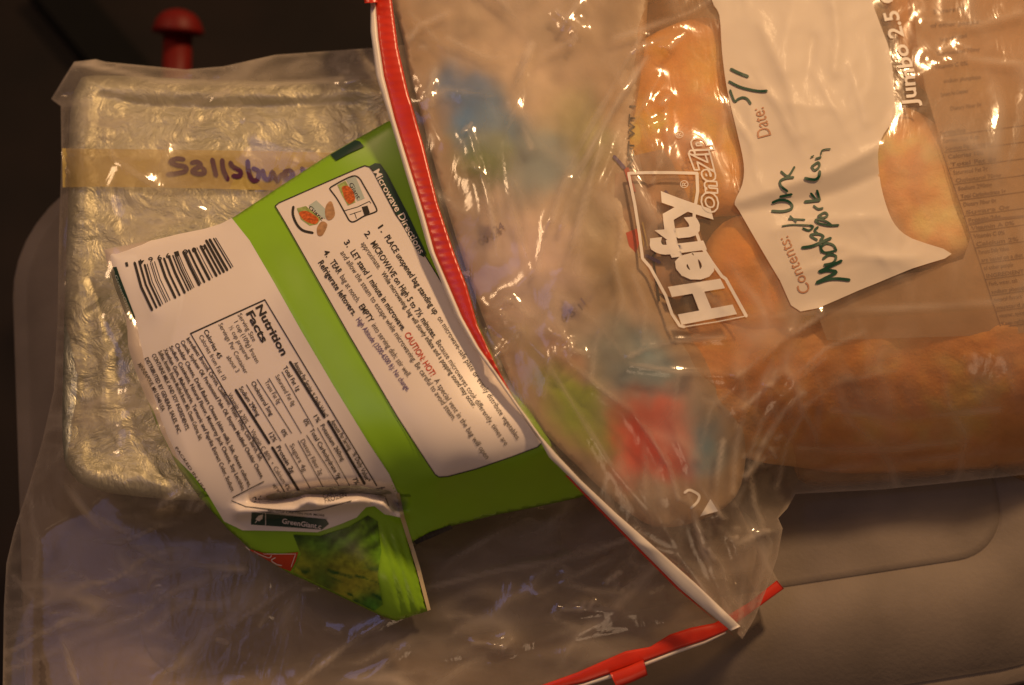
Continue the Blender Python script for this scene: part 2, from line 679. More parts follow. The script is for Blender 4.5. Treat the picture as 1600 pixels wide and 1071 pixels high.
M_FAINT = plain("faint label ink", (0.15, 0.10, 0.11), 0.5, 0.3)
M_PAPER = plain("label paper", (0.50, 0.39, 0.29), 0.5, 0.3, trans=0.30)
M_POUCH = vertex_print("printed pouch")
M_FIELD = vertex_print("printed field", 0.33, 0.3)


def foil_mat():
    m, nt, out = newmat("aluminium foil")
    b = N(nt, 'ShaderNodeBsdfPrincipled')
    b.inputs['Base Color'].default_value = (0.62, 0.62, 0.48, 1)
    b.inputs['Metallic'].default_value = 0.85
    b.inputs['Roughness'].default_value = 0.47
    n1 = noise_tex(nt, 62, 5, 0.6, 1.6)
    bp = N(nt, 'ShaderNodeBump')
    bp.inputs['Strength'].default_value = 0.55
    bp.inputs['Distance'].default_value = 0.005
    nt.links.new(n1.outputs[0], bp.inputs['Height'])
    nt.links.new(bp.outputs[0], b.inputs['Normal'])
    nt.links.new(b.outputs[0], out.inputs[0])
    return m


def pork_mat(name, c1, c2, c3):
    m, nt, out = newmat(name)
    b = N(nt, 'ShaderNodeBsdfPrincipled')
    b.inputs['Roughness'].default_value = 0.4
    b.inputs['Subsurface Weight'].default_value = 0.15
    b.inputs['Subsurface Radius'].default_value = (0.01, 0.004, 0.002)
    nz = noise_tex(nt, 22, 4, 0.55, 0.8)
    rp = N(nt, 'ShaderNodeValToRGB')
    rp.color_ramp.elements[0].position = 0.32
    rp.color_ramp.elements[1].position = 0.72
    rp.color_ramp.elements[0].color = (*c1, 1)
    rp.color_ramp.elements[1].color = (*c3, 1)
    e = rp.color_ramp.elements.new(0.5); e.color = (*c2, 1)
    nt.links.new(nz.outputs[0], rp.inputs[0])
    nt.links.new(rp.outputs[0], b.inputs['Base Color'])
    nt.links.new(b.outputs[0], out.inputs[0])
    return m


M_FOIL = foil_mat()
M_PORK = pork_mat("pork", (0.62, 0.25, 0.05), (0.76, 0.36, 0.08), (0.85, 0.52, 0.20))
M_PORK2 = pork_mat("darker pork", (0.42, 0.16, 0.04), (0.56, 0.23, 0.055), (0.66, 0.33, 0.11))
M_PALE = pork_mat("pale pork", (0.60, 0.36, 0.20), (0.76, 0.52, 0.32), (0.85, 0.64, 0.44))

# ------------------------------------------------------------------ floor
fl = mesh_obj("floor", [(-2.5, -2, -.34), (2.5, -2, -.34), (2.5, 3, -.34), (-2.5, 3, -.34)], [(0, 1, 2, 3)], M_FLOOR, None, False)
fl["kind"] = "structure"

# ------------------------------------------------------------------ storage bin with lid
A = P(1215, 920, 0); B = P(1540, 870, 0)
e1 = (B - A)[:2]; e1 /= np.linalg.norm(e1)
e2 = np.array([-e1[1], e1[0]])
rim = 0.062
gx1 = float(P(1574, 825, 0)[:2] @ e1)            # groove, right
gy0 = float(A[:2] @ e2)                           # groove, near
ox0 = float(P(20, 520, -1.6)[:2] @ e1)            # outer edge, left
oy1 = float(P(100, 258, -1.2)[:2] @ e2)           # outer edge, far
ox1 = gx1 + rim; oy0 = gy0 - rim


def rrect(x0, y0, x1, y1, r, n=10):
    pts = []
    for cx, cy, a0 in ((x1 - r, y1 - r, 0), (x0 + r, y1 - r, 90), (x0 + r, y0 + r, 180), (x1 - r, y0 + r, 270)):
        for k in range(n + 1):
            a = R(a0 + 90 * k / n)
            pts.append((cx + r * math.cos(a), cy + r * math.sin(a)))
    return pts


def loops_mesh(name, prof, r0, mat, parent, cap=True, x0=ox0, y0=oy0, x1=ox1, y1=oy1):
    V, F = [], []
    n = None
    for d, z in prof:
        lp = rrect(x0 + d, y0 + d, x1 - d, y1 - d, max(r0 - d * 0.75, 0.012))
        n = len(lp)
        for u, v in lp:
            q = u * e1 + v * e2
            V.append((q[0], q[1], z))
    for k in range(len(prof) - 1):
        for i in range(n):
            a = k * n + i; b = k * n + (i + 1) % n
            F.append((a, b, b + n, a + n))
    if cap:
        F.append(tuple(range((len(prof) - 1) * n, len(prof) * n)))
    o = mesh_obj(name, V, F, mat, parent)
    return o


cxy = ((ox0 + ox1) / 2) * e1 + ((oy0 + oy1) / 2) * e2
bin_ = thing("storage_bin", "milky grey plastic storage bin with a closed lid under all the food", "storage bin", (cxy[0], cxy[1], -.34))
loops_mesh("lid", [(0.004, -.034), (0.0, -.034), (0.0, -.018), (0.0012, -.0165), (0.007, -.0160), (0.0085, -.0155), (0.0105, -.0125), (0.034, -.0022),
                   (0.040, -.0004), (0.044, 0.0), (0.0610, 0.0), (0.0615, -.0006), (0.0620, -.0009), (0.0625, -.0006), (0.0630, 0.0), (0.066, 0.0)], 0.075, M_LID, bin_)
loops_mesh("body", [(0.030, -.338), (0.022, -.338), (0.012, -.030), (0.013, -.028)], 0.065, M_LID, bin_, True)

# ------------------------------------------------------------------ things in the dark behind
knob = thing("red_knob", "red mushroom-headed plastic knob on a thick stem in the dark behind the bin", "knob", P(274, 190, -14))
ka = Vector(P(275, 160, -14)); kb = Vector(P(278, 53, -12))
ax = (kb - ka).normalized(); kl = (kb - ka).length
q = ax.to_track_quat('Z', 'Y')


def lathe(name, prof, mat, parent, n=32):
    V, F = [], []
    for r, h in prof:
        for i in range(n):
            a = 2 * math.pi * i / n
            V.append(tuple(ka + q @ Vector((r * math.cos(a), r * math.sin(a), h))))
    for k in range(len(prof) - 1):
        for i in range(n):
            a, b = k * n + i, k * n + (i + 1) % n
            F.append((a, b, b + n, a + n))
    F.append(tuple(range(n))[::-1]); F.append(tuple(range((len(prof) - 1) * n, len(prof) * n)))
    return mesh_obj(name, V, F, mat, parent)


lathe("stem", [(0.0098, -0.05), (0.0095, kl - 0.001)], M_KNOB, knob)
lathe("knob_head", [(0.0098, kl - .001), (0.0155, kl), (0.0172, kl + .0008), (0.0168, kl + .003), (0.0145, kl + .009), (0.0105, kl + .0135), (0.005, kl + .0158), (0.0008, kl + .0165)], M_KNOB, knob)

b0, b1 = P(60, -60, -30), P(330, 260, -30)
dv = (b1 - b0) / np.linalg.norm(b1 - b0); sv = np.array([-dv[1], dv[0], 0])
V = []
for p in (b0, b1):
    for s_, h_ in ((-1, 0), (1, 0), (.85, .02), (-.85, .02)):
        V.append(p + sv * s_ * .022 + np.array([0, 0, h_ - .0399]))
bar = mesh_obj("dark_bar", V, [(0, 1, 2, 3)[::-1], (4, 5, 6, 7), (0, 1, 5, 4), (1, 2, 6, 5), (2, 3, 7, 6), (3, 0, 4, 7)], M_BAR, None, False)
tag(bar, "black bar lying on the dark floor behind the bin near the red knob", "bar")

# ------------------------------------------------------------------ foil pan
PAN = smooth_poly([(150, 118), (300, 124), (480, 128), (610, 124), (655, 150), (668, 300), (672, 500), (670, 700), (640, 765), (480, 778), (300, 782),
                   (160, 768), (112, 742), (98, 690), (100, 520), (106, 330), (110, 180), (122, 132)])
_pr = resample(PAN, 8)


def pan_h(px, py):
    d, _ = seg_dist(px, py, _pr, True)
    d = np.where(inside(px, py, _pr), d, 0)
    rimz = 5.3 - 0.6 * np.exp(-d / 9.0)
    well = -0.32 * (1 / (1 + np.exp(-(d - 34) / 5.0)))
    return rimz + well


pan = thing("foil_pan", "foil-covered baking pan labelled on masking tape inside the flat clear bag", "baking pan", P(385, 470, 0.3))


def pan_top(px, py, d):
    z = pan_h(px, py)
    c = np.clip(d / 20, 0, 1)
    wx = px + 28 * vnoise(px, py, 110, 8); wy = py + 28 * vnoise(px, py, 110, 9)
    z = z + c * (0.17 * vnoise(wx, wy, 170, 1, (1, 1.5), .4, 'ridge') + 0.10 * vnoise(wx, wy, 75, 2, (1.4, 1), .9, 'ridge') + 0.055 * vnoise(wx, wy, 38, 3, (1, 1.7), .3, 'ridge') + 0.02 * vnoise(wx, wy, 19, 4, (1.5, 1), .8, 'ridge') - .14)
    z = z + creases(px, py, [([(160, 150), (230, 166), (330, 168), (560, 160)], -0.35, 7), ([(150, 470), (165, 560), (160, 640)], 0.3, 9),
                             ([(165, 560), (190, 520)], 0.25, 8), ([(240, 690), (330, 740)], 0.2, 9), ([(130, 600), (118, 700)], -.3, 8)])
    return z


pillow("foil_cover", PAN, pan_top, lambda x, y, d, zt: np.maximum(zt - 0.3 - d * 0.25, 3.0), M_FOIL, pan, 5)
pillow("pan_body", smooth_poly([(x * .94 + 23, y * .94 + 27) for x, y in PAN[::4]]), lambda x, y, d: 3.2 + 0 * x, lambda x, y, d, zt: np.maximum(0.35, 3.0 - d * .3), M_FOIL, pan, 14)


def tape_h(px, py):
    return pan_h(px, py) + 0.36 + 0.03 * np.sin(px / 37.0)


tape = sheet("tape", [(97, 232), (250, 234), (420, 236), (560, 240), (640, 243), (640, 300), (520, 300), (400, 297), (280, 294), (160, 292), (98, 293)], tape_h, 0.0, M_TAPE, pan, 10)
z3 = lambda l: [(240 + x / 6.154, 220 + y / 6.154) for x, y in l]
sal = [[(285, 180), (215, 175), (160, 205), (220, 235), (300, 250), (310, 290), (230, 315), (140, 325)],
       [(370, 215), (420, 205), (455, 240), (400, 270), (375, 300), (430, 320), (490, 310), (480, 270)],
       [(565, 185), (580, 250), (600, 335)], [(660, 190), (670, 280), (710, 370)],
       [(740, 215), (760, 250), (830, 290), (830, 340), (770, 340)],
       [(905, 200), (915, 300), (950, 380), (1000, 370), (1010, 300), (960, 270)],
       [(1050, 290), (1070, 360), (1120, 370), (1140, 300), (1170, 370)], [(1190, 390), (1230, 330), (1270, 330)],
       [(1260, 300), (1310, 290), (1340, 330), (1280, 370), (1250, 330)], [(1430, 270), (1460, 330), (1500, 330)], [(1500, 300), (1440, 420)]]
strokes("lettering", [(smooth_poly(z3(s), False), 7.6) for s in sal], tape_h, 0.04, M_VIOLET, tape)

# ------------------------------------------------------------------ green vegetable pouch: heights first, the bags over and under it need them
GB = [(606, 190), (517, 240), (440, 290), (366, 339), (345, 350), (319, 358), (279, 366), (247, 374), (205, 382), (163, 390), (168, 415), (180, 450), (197, 500), (199, 515),
      (200, 541), (210, 575), (229, 624), (247, 669), (277, 729), (311, 777), (356, 827), (394, 861), (450, 895), (525, 929), (592, 961), (619, 971), (669, 955),
      (651, 887), (640, 847), (648, 847), (706, 822), (775, 805), (850, 790), (905, 778), (916, 772), (900, 748), (850, 676), (800, 600), (748, 500), (690, 322), (650, 185)]
h_g0 = tps([(606, 190, 6.9), (517, 240, 6.2), (366, 339, 6.3), (250, 375, 6.45), (165, 390, 6.4), (200, 510, 6.35), (230, 624, 6.15), (277, 729, 5.9), (310, 777, 5.5), (394, 861, 4.2),
            (525, 929, 3.0), (620, 970, 2.5), (669, 955, 2.5), (627, 811, 4.4), (648, 847, 3.5), (775, 805, 3.6), (905, 778, 3.4), (683, 742, 6.7), (760, 727, 6.9), (848, 700, 7.0),
            (600, 500, 7.7), (500, 400, 7.3), (450, 560, 7.1), (400, 650, 6.7), (300, 580, 6.75), (270, 450, 6.75), (330, 720, 6.1), (520, 730, 6.7), (450, 815, 5.6), (550, 832, 5.0),
            (600, 900, 4.0), (500, 870, 4.6), (740, 450, 7.1), (800, 600, 7.1), (660, 250, 7.0), (930, 730, 5.5), (725, 770, 5.2), (860, 740, 5.3)], 2e-4)
VALLEY = [(385, 783), (430, 778), (500, 768), (560, 766), (605, 774), (622, 790)]


def h_g(px, py):
    px = np.asarray(px, float); py = np.asarray(py, float)
    z = h_g0(px, py)
    # band along the fold between the two printed faces, seams, dents
    z = z + creases(px, py, [([(365, 343), (430, 442), (520, 600), (610, 742)], 0.10, 14), ([(683, 745), (760, 730), (848, 702)], 0.12, 12),
                             ([(430, 322), (545, 522), (683, 745)], -0.05, 10), ([(262, 560), (285, 480), (292, 440)], 0.09, 7), ([(300, 730), (285, 690), (270, 640)], 0.05, 8),
                             ([(215, 400), (222, 450), (240, 490)], 0.08, 10), ([(690, 748), (680, 790)], 0.06, 9)])
    # torn-over corner: a hollow above it, a lifted lip below
    d, s = seg_dist(px, py, VALLEY)
    z = z - 1.8 * np.exp(-(d / 9.5) ** 2) * np.clip((px - 385) / 45, 0, 1)
    lip = [(372, 800), (420, 797), (462, 796), (480, 780), (500, 789), (540, 784), (582, 776), (600, 786), (624, 803)]
    d, s = seg_dist(px, py, lip)
    z = z + 0.65 * np.exp(-(d / 10.0) ** 2)
    d, s = seg_dist(px, py, [(478, 782), (492, 786)])
    z = z + 0.35 * np.exp(-(d / 9.0) ** 2)
    # crimped seal
    dd = ((px - 590) * 0.94 + (py - 860) * -0.28)
    m = np.clip((dd - 0) / 12, 0, 1) * np.clip((py - 815) / 30, 0, 1)
    z = z + 0.075 * m * np.sin(dd / 14.0 * 2 * math.pi)
    return z


VEG = thing("vegetable_pouch", "green and white printed frozen vegetable pouch, back side up, one end torn over", "food pouch", P(500, 560, 3))


def veg_bot(x, y, d, zt):
    return np.maximum(zt - d * 0.045, np.where(y > 780, 1.2, 5.6 - np.clip((x - 640) / 60, 0, 1) * 3.5))


def veg_top(x, y, d):
    return h_g(x, y) - 0.22 * np.exp(-d / 6.0)


def h_v(px, py):
    d, _ = seg_dist(px, py, GB, True)
    return h_g(px, py) - 0.22 * np.exp(-d / 6.0)


pillow("pouch_body", GB, veg_top, veg_bot, M_GREEN, VEG, 5)

# white face with the cooking directions
MW = [(430, 322), (436, 317), (500, 289), (562, 262), (570, 259), (577, 261), (583, 268), (618, 335), (665, 401), (700, 458), (760, 557), (812, 638), (848, 690), (840, 699), (800, 714),
      (745, 733), (700, 745), (686, 746), (680, 742), (668, 724), (620, 650), (545, 523), (478, 405), (445, 347)]
mwp = sheet("directions_panel", MW, h_v, 0.035, M_WHITE, VEG, 7)
# white face with the nutrition table
NP = [(362, 341), (390, 376), (428, 441), (470, 516), (520, 601), (575, 691), (608, 741), (621, 770), (626, 809), (612, 806), (601, 804), (585, 791), (572, 793), (557, 809), (533, 819), (496, 832), (441, 830),
      (379, 829), (350, 815), (334, 788), (322, 768), (300, 741), (270, 711), (252, 676), (240, 642), (229, 624), (210, 575), (200, 541), (199, 515), (197, 500), (180, 450), (168, 415), (163, 390), (205, 382), (247, 374), (279, 366), (319, 358), (345, 350)]
nup = sheet("nutrition_panel", NP, h_v, 0.06, M_WHITE, VEG, 5)

bd = sheet("heading_band", [(577, 260), (586, 255), (594, 256), (604, 270), (640, 340), (666, 396), (662, 402), (655, 398), (618, 333), (583, 267)], h_v, 0.06, M_DKGREEN, VEG, 6)
t = Print(h_v, 0.085)
t.text("Microwave Directions", (588, 266), (660, 395), 11, 0.012)
t.build("lettering", M_WHITE, bd)
sheet("seal_mark", [(516, 242), (555, 219), (562, 221), (569, 229), (545, 240), (525, 251)], h_v, 0.06, M_DKGREEN, VEG, 5)
sheet("seal_mark", [(646, 846), (672, 832), (704, 821), (708, 826), (680, 838), (650, 851)], lambda x, y: h_v(x, y), 0.06, M_BLACK, VEG, 5)


def z4(p): return (400 + p[0] / 3.556, 200 + p[1] / 3.556)
def z5(p): return (420 + p[0] / 2.976, 380 + p[1] / 2.976)
def z6(p): return (180 + p[0] / 2.974, 440 + p[1] / 2.974)
def z7(p): return (350 + p[0] / 3.824, 720 + p[1] / 3.824)


k = Print(h_v, 0.065)            # dark ink on the directions face
g = Print(h_v, 0.065)            # lighter ink
B1 = 0.016
D0 = np.array([578., 258.]); DD = np.array([.530, .848]); DP = np.array([-.848, .530])
def mw(s, tt): return tuple(D0 + DD * s * 509 + DP * tt * 162)
def ln(pr, s, a, b, ta, tb, h, bold=0.0): pr.text(s, mw(a, ta), mw(b, tb), h, bold, bend=-2.0 * (b - a))
ln(k, "1.", .175, .195, .225, .222, 9.5, B1)
ln(k, "PLACE unopened bag standing up", .212, .495, .222, .205, 10, B1)
ln(g, "on microwave-safe plate or evenly distribute vegetables.", .508, .957, .205, .18, 9)
ln(k, "2.", .168, .188, .37, .368, 9.5, B1)
ln(k, "MICROWAVE on High 5 to 7½ minutes.", .205, .555, .367, .34, 10, B1)
ln(g, "Because microwaves cook differently, times are", .568, .95, .34, .305, 9)
ln(g, "approximate.", .19, .285, .45, .44, 9)
ln(k, "While microwaving, bag will slowly inflate and a popping sound may occur.", .30, .80, .44, .37, 8.5, .006)
ln(k, "3.", .158, .178, .58, .578, 9.5, B1)
ln(k, "LET stand 1 minute in microwave.", .195, .485, .577, .555, 10, B1)
ln(g, "A special vent in the bag will open", .665, .955, .55, .53, 9.5)
ln(g, "and allow the steam to escape while microwaving. Be careful to avoid steam.", .18, .80, .665, .60, 9.5)
ln(k, "4.", .15, .17, .80, .798, 9.5, B1)
ln(k, "TEAR", .187, .232, .797, .79, 10, B1)
ln(g, "bag at notch.", .242, .338, .79, .785, 9.5)
ln(k, "EMPTY", .35, .41, .785, .78, 10, B1)
ln(g, "into serving dish; stir well.", .42, .614, .78, .75, 9.5)
ln(k, "Refrigerate leftovers.", .17, .365, .895, .88, 10, B1)
k.line(MW + MW[:1], 1.5)
r_ = Print(h_v, 0.065)
ln(r_, "CAUTION: HOT!", .497, .65, .555, .55, 10.5, .012)
r_.build("lettering", M_REDINK, mwp)
p_ = Print(h_v, 0.065)
ln(p_, "High Altitude (3500-6500 ft): No change.", .38, .65, .88, .83, 9, .004)
p_.build("lettering", M_PURPLE, mwp)
k.build("lettering", M_BLACK, mwp)
g.build("lettering", M_GREY, mwp)


# little printed pictures beside the directions
def z5b(l): return [(430 + x / 6.695, 240 + y / 6.695) for x, y in l]
M_PBLUE = plain("pale blue print", (0.42, 0.50, 0.46), 0.4)
M_PORANGE = plain("orange print", (0.52, 0.11, 0.02), 0.4, 0.4, 0.4, 900)
M_PGREEN = plain("pale green print", (0.32, 0.40, 0.12), 0.4, 0.4, 0.3, 500)
M_PTAN = plain("tan print", (0.42, 0.24, 0.12), 0.4, 0.4, 0.25, 400)
pic = Print(h_v, 0.055); pic.line(smooth_poly(z5b([(575, 360), (620, 330), (720, 275), (820, 235), (880, 260), (930, 340), (1010, 480), (1062, 585), (1040, 615), (930, 655), (830, 712), (780, 705), (740, 640), (650, 480), (580, 385)])), 2.2)
pic.line(z5b([(720, 600), (860, 560), (985, 500), (1000, 520)]), 1.0); pic.line(z5b([(830, 620), (850, 680)]), 1.0); pic.line(z5b([(780, 640), (900, 600)]), .8)
pic.poly(z5b([(905, 560), (965, 545), (990, 620), (935, 655)])); pic.line(smooth_poly(z5b([(190, 560), (185, 640), (225, 740), (290, 805), (390, 830)]), False), 4.0)
pic.text("Giant", z5b([(790, 310)])[0], z5b([(880, 470)])[0], 7, .01); pic.text("Giant", z5b([(360, 555)])[0], z5b([(500, 690)])[0], 6, .01)
pic.build("picture_line", M_BLACK, mwp)
pic = Print(h_v, 0.05); pic.poly(z5b([(740, 270), (840, 240), (935, 470), (860, 500)])); pic.poly(z5b([(350, 545), (430, 490), (525, 580), (525, 690), (470, 650)])); pic.build("picture_area", M_PBLUE, mwp)
pic = Print(h_v, 0.0525); pic.poly(z5b([(650, 330), (735, 285), (800, 400), (840, 510), (760, 545), (690, 420)])); pic.poly(z5b([(225, 575), (320, 550), (480, 680), (440, 740), (360, 755), (270, 690)])); pic.build("picture_area", M_PGREEN, mwp)
pic = Print(h_v, 0.058); pic.poly(smooth_poly(z5b([(700, 350), (760, 340), (810, 390), (835, 480), (780, 530), (730, 480), (710, 420)]))); pic.poly(smooth_poly(z5b([(250, 620), (320, 600), (400, 640), (455, 690), (420, 740), (340, 720), (280, 680)]))); pic.build("picture_area", M_PORANGE, mwp)
pic = Print(h_v, 0.059); pic.poly(smooth_poly(z5b([(540, 530), (590, 505), (625, 630), (590, 690), (540, 690), (520, 610)]))); pic.poly(smooth_poly(z5b([(445, 760), (490, 710), (545, 745), (500, 850), (450, 860), (435, 810)]))); pic.build("picture_area", M_PTAN, mwp)

# nutrition table
k = Print(h_v, 0.085); g = Print(h_v, 0.085)
def nt_(pr, s, a, b, h, bold=0.0): pr.text(s, z6(a), z6(b), h, bold)
nt_(k, "Nutrition", (668, 112), (790, 338), 12.5, .03); nt_(k, "Facts", (624, 140), (698, 278), 12.5, .03)
for s, a, b, bold in (("Serving Size", (578, 150), (650, 275), 0), ("1 cup (109g) frozen", (562, 185), (665, 375), 0), ("½ cup prepared", (537, 208), (620, 358), 0), ("Servings Per Container", (489, 195), (612, 425), 0),
                      ("about 3", (525, 345), (572, 418), 0), ("Calories 45", (420, 225), (490, 355), .012), ("Calories from Fat 10", (398, 250), (510, 455), 0), ("Amount Per Serving", (838, 375), (915, 510), .008), ("% Daily Value*", (917, 520), (985, 628), .008),
                      ("Total Fat 1g", (788, 395), (855, 505), .012), ("1%", (930, 622), (948, 652), .01), ("Saturated Fat 0g", (752, 435), (832, 575), 0), ("0%", (882, 640), (897, 668), .01), ("Trans Fat 0g", (702, 462), (765, 565), 0),
                      ("Cholesterol 5mg", (640, 465), (730, 620), .01), ("0%", (778, 688), (795, 718), .01), ("Sodium 290mg", (583, 490), (668, 622), .01), ("12%", (722, 703), (745, 742), .012),
                      ("Amount Per Serving", (1010, 645), (1095, 780), .008), ("% Daily Value*", (1110, 795), (1180, 930), .008), ("7%", (1112, 915), (1128, 942), .01), ("Potassium 260mg", (962, 665), (1062, 830), .01), ("Total Carbohydrate 9g", (912, 685), (1045, 915), .01),
                      ("Dietary Fiber 2g", (870, 735), (960, 895), 0), ("Sugars 4g", (820, 755), (885, 880), 0), ("Protein 2g", (757, 765), (828, 887), .014), ("Vitamin A 20%  •  Vitamin C 80%  •  Calcium 4%  •", (530, 520), (822, 988), 0)):
    nt_(k if bold else g, s, a, b, 7.6, bold)
for a, b, w in (((695, 85), (350, 242), 2), ((350, 242), (800, 1000), 1.6), ((695, 85), (1215, 950), 1.8), ((813, 375), (972, 630), 4.4), ((775, 420), (920, 675), 1.2), ((715, 450), (865, 705), 1.2), ((660, 455), (820, 705), 1.2),
                ((610, 480), (770, 740), 1.2), ((561, 505), (715, 750), 4.4), ((990, 650), (1158, 940), 4.4), ((940, 680), (1090, 950), 1.2), ((890, 715), (1040, 950), 1.2), ((850, 740), (965, 955), 1.2), ((790, 755), (905, 960), 1.2), ((730, 772), (852, 972), 4.4),
                ((690, 930), (545, 1005), 1.4), ((640, 720), (790, 985), 1.0)):
    k.line([z6(a), z6(b)], w)
ing = ["Ingredients: Broccoli, Carrots, Cauliflower, Water, Whey, Corn Starch, Salt,", "Canola, Soybean Oil, Fractionated Palm Oil, Enzyme Modified Cheddar Cheese,", "Cheddar Cheese, Dried Bakers Cheese (skim milk), Salt, cheese cultures,",
       "Sodium Caseinate, Natural Flavor, Monterey Jack Cheese, Soy Lecithin,", "Xanthan Gum, Maltodextrin, Turmeric and Paprika Extract Color, Sodium", "Sulfites, Annatto, Enzyme Modified Butter, Milk, Cheese Cultures, Salt,", "CONTAINS MILK AND SOY INGREDIENTS.", "DISTRIBUTED BY GENERAL SALES, INC.", "MINNEAPOLIS, MN 55440 USA"]
st = [(338, 262), (311, 275), (285, 288), (258, 300), (232, 312), (207, 323), (178, 337), (145, 354), (112, 382)]
en = [(682, 828), (686, 912), (628, 952), (598, 970), (548, 972), (400, 735), (338, 690), (300, 705), (225, 600)]
for s, a, b in zip(ing, st, en):
    g.text(s, z6(a), z6(b), 6.8, .018, bend=2.5)
g.text("PACKED IN USA", z6((283, 770)), z6((420, 975)), 4.5, .01)
k.text("2¢", z6((640, 1015)), z6((680, 1003)), 8, .012); k.text("NET WT", z6((735, 945)), z6((765, 985)), 5, .01)
g.text("CARTON", z7((590, 215)), z7((720, 170)), 7, .01); g.text("FROZEN", z7((600, 240)), z7((730, 200)), 7, .01); g.line([z7((800, 190)), z7((960, 160))], 1.3); g.line([z7((940, 160)), z7((985, 270))], 1.3)
# barcode: bars run across the corner, upside down
tr0, tl0, br0, bl0 = map(np.array, ((337., 372.), (207., 412.), (364., 417.), (234., 486.)))
pos = 0.0
rb = random.Random(3)
while pos < 1.0:
    w = rb.choice((.008, .008, .016, .024, .03))
    a0 = tr0 + (tl0 - tr0) * pos; c0 = br0 + (bl0 - br0) * pos
    mid = (a0 + c0) / 2 + np.array([-3.5, 1.0]) * pos ** 2
    cut = 0.10 if 0.12 < pos < 0.90 else 0.0
    k.line([a0 + (c0 - a0) * cut, mid, c0], max(1.1, w * 140))
    pos += w + rb.choice((.012, .016, .022, .03))
for i, ch in enumerate("00019964"):
    c = np.array((317., 388.)) + (np.array((222., 409.)) - np.array((317., 388.))) * i / 7
    k.text(ch, c + (3.5, -1.0), c + (-3.5, 1.0), 8, .01)
k.text("1", (200, 413), (196, 414), 7, .01)
k.build("lettering", M_BLACK, nup); g.build("lettering", M_GREY, nup)
bt = sheet("brand_tab", [(171, 419), (182, 417), (187, 432), (211, 495), (210, 500), (204, 503), (197, 494), (180, 452)], h_v, 0.085, M_DKGREEN, nup, 5)
t = Print(h_v, 0.11); t.text("GreenGiant", (181, 430), (204, 492), 4, 0); t.build("lettering", M_PBLUE, bt)

# printed tab on the torn-over corner
gt = sheet("brand_tab", [(393, 801), (416, 800), (450, 805), (509, 811), (514, 819), (503, 828), (450, 824), (392, 820)], h_v, 0.085, M_DKGREEN, nup, 5)
t = Print(h_v, 0.11)
t.text("GreenGiant.c", (441, 814), (502, 823), 8, .014)
t.poly([(399, 812), (404, 806), (411, 804), (410, 811), (405, 815)], 4); t.line([(399, 817), (406, 808)], 1.2); t.line([(415, 801), (415, 821)], 1.0); t.line([(394, 800), (513, 811)], .9)
t.build("lettering", M_WHITE, gt)
k = Print(h_v, 0.085); k.text("RECYCLE CARTON FOR MORE", z7((262, 298)), z7((600, 328)), 3.4, .006); k.line([z7((45, 240)), z7((130, 275)), z7((420, 305)), z7((570, 295)), z7((760, 240))], 1.4); k.build("lettering", M_BLACK, nup)


def splat(base, blobs, warp=0):
    b = np.array(blobs, float)

    def f(px, py):
        if warp:
            px, py = px + warp * vnoise(px, py, 55, 41), py + warp * vnoise(px, py, 55, 42)
        w0 = 1.0
        num = np.tile(np.array(base, float), (len(px), 1)) * w0
        den = np.full(len(px), w0)
        for x, y, r, cr, cg, cb, wt in b:
            w = wt * np.exp(-(((px - x) ** 2 + (py - y) ** 2) / (r * r)) ** 1.2)
            num += w[:, None] * np.array([cr, cg, cb]); den += w
        return num / den[:, None]
    return f


# field picture on the corner
FP = [(458, 836), (500, 838), (545, 824), (575, 806), (590, 815), (596, 860), (590, 900), (598, 945), (585, 955), (525, 926), (458, 894), (470, 866)]
V_, F_, ib_ = triangulate(FP, 2.6)
fo = mesh_obj("field_picture", P(V_[:, 0], V_[:, 1], h_v(V_[:, 0], V_[:, 1]) + .05), F_, M_FIELD, VEG)
fx, fy = V_[:, 0], V_[:, 1]
n1_ = vnoise(fx, fy, 22, 81)[:, None]; n2_ = vnoise(fx, fy, 7, 82)[:, None]; n3_ = vnoise(fx, fy, 16, 83, (.5, 2), 0.4)[:, None]
cc = splat((.14, .34, .015), [(470, 842, 12, .01, .05, .01, 6), (505, 838, 9, .01, .05, .01, 5), (478, 888, 26, .30, .32, .02, 5), (540, 912, 26, .36, .36, .03, 6), (515, 914, 12, .02, .12, .02, 6), (572, 940, 16, .04, .22, .02, 5), (560, 842, 22, .07, .16, .01, 3),
                              (545, 885, 26, .26, .28, .02, 4), (494, 900, 14, .03, .16, .02, 5), (490, 866, 18, .06, .22, .02, 4), (575, 905, 16, .28, .32, .03, 4), (525, 850, 20, .04, .12, .02, 4), (585, 850, 20, .13, .32, .01, 4)], 8)(fx, fy)
rows_ = (0.5 + 0.5 * np.sin((fx * .64 + fy * .77) / 3.4 + 2 * n1_[:, 0]))[:, None] * np.clip((878 - fy) / 20, 0, 1)[:, None] * np.clip((fx - 500) / 20, 0, 1)[:, None]
cc = cc * (1 - .6 * rows_) * (1 + .5 * n1_ + .35 * n2_)
dk_ = np.clip(n3_ * 3 - .5, 0, 1) * np.clip((fy - 880) / 15, 0, 1)[:, None]
cc = np.clip(cc * (1 - dk_) + np.array([.02, .11, .015]) * dk_, .004, .9)
ca = fo.data.color_attributes.new("print", 'FLOAT_COLOR', 'POINT')
ca.data.foreach_set("color", np.hstack([cc, np.ones((len(cc), 1))]).ravel())
rl = sheet("red_emblem", [(374, 848), (388, 858), (410, 864), (436, 866), (466, 863), (462, 878), (454, 893), (440, 888), (415, 874), (394, 862)], h_v, 0.06, M_REDINK, VEG, 5)
t = Print(h_v, 0.09); t.line(smooth_poly([(397, 862), (404, 866), (420, 872), (424, 868)], False), 1.3); t.line(smooth_poly([(430, 872), (424, 876), (432, 882), (440, 884)], False), 1.5); t.line([(384, 855), (390, 860)], 1.2); t.line([(412, 866), (462, 866), (455, 886)], 1.0)
t.build("lettering", M_WHITE, rl)
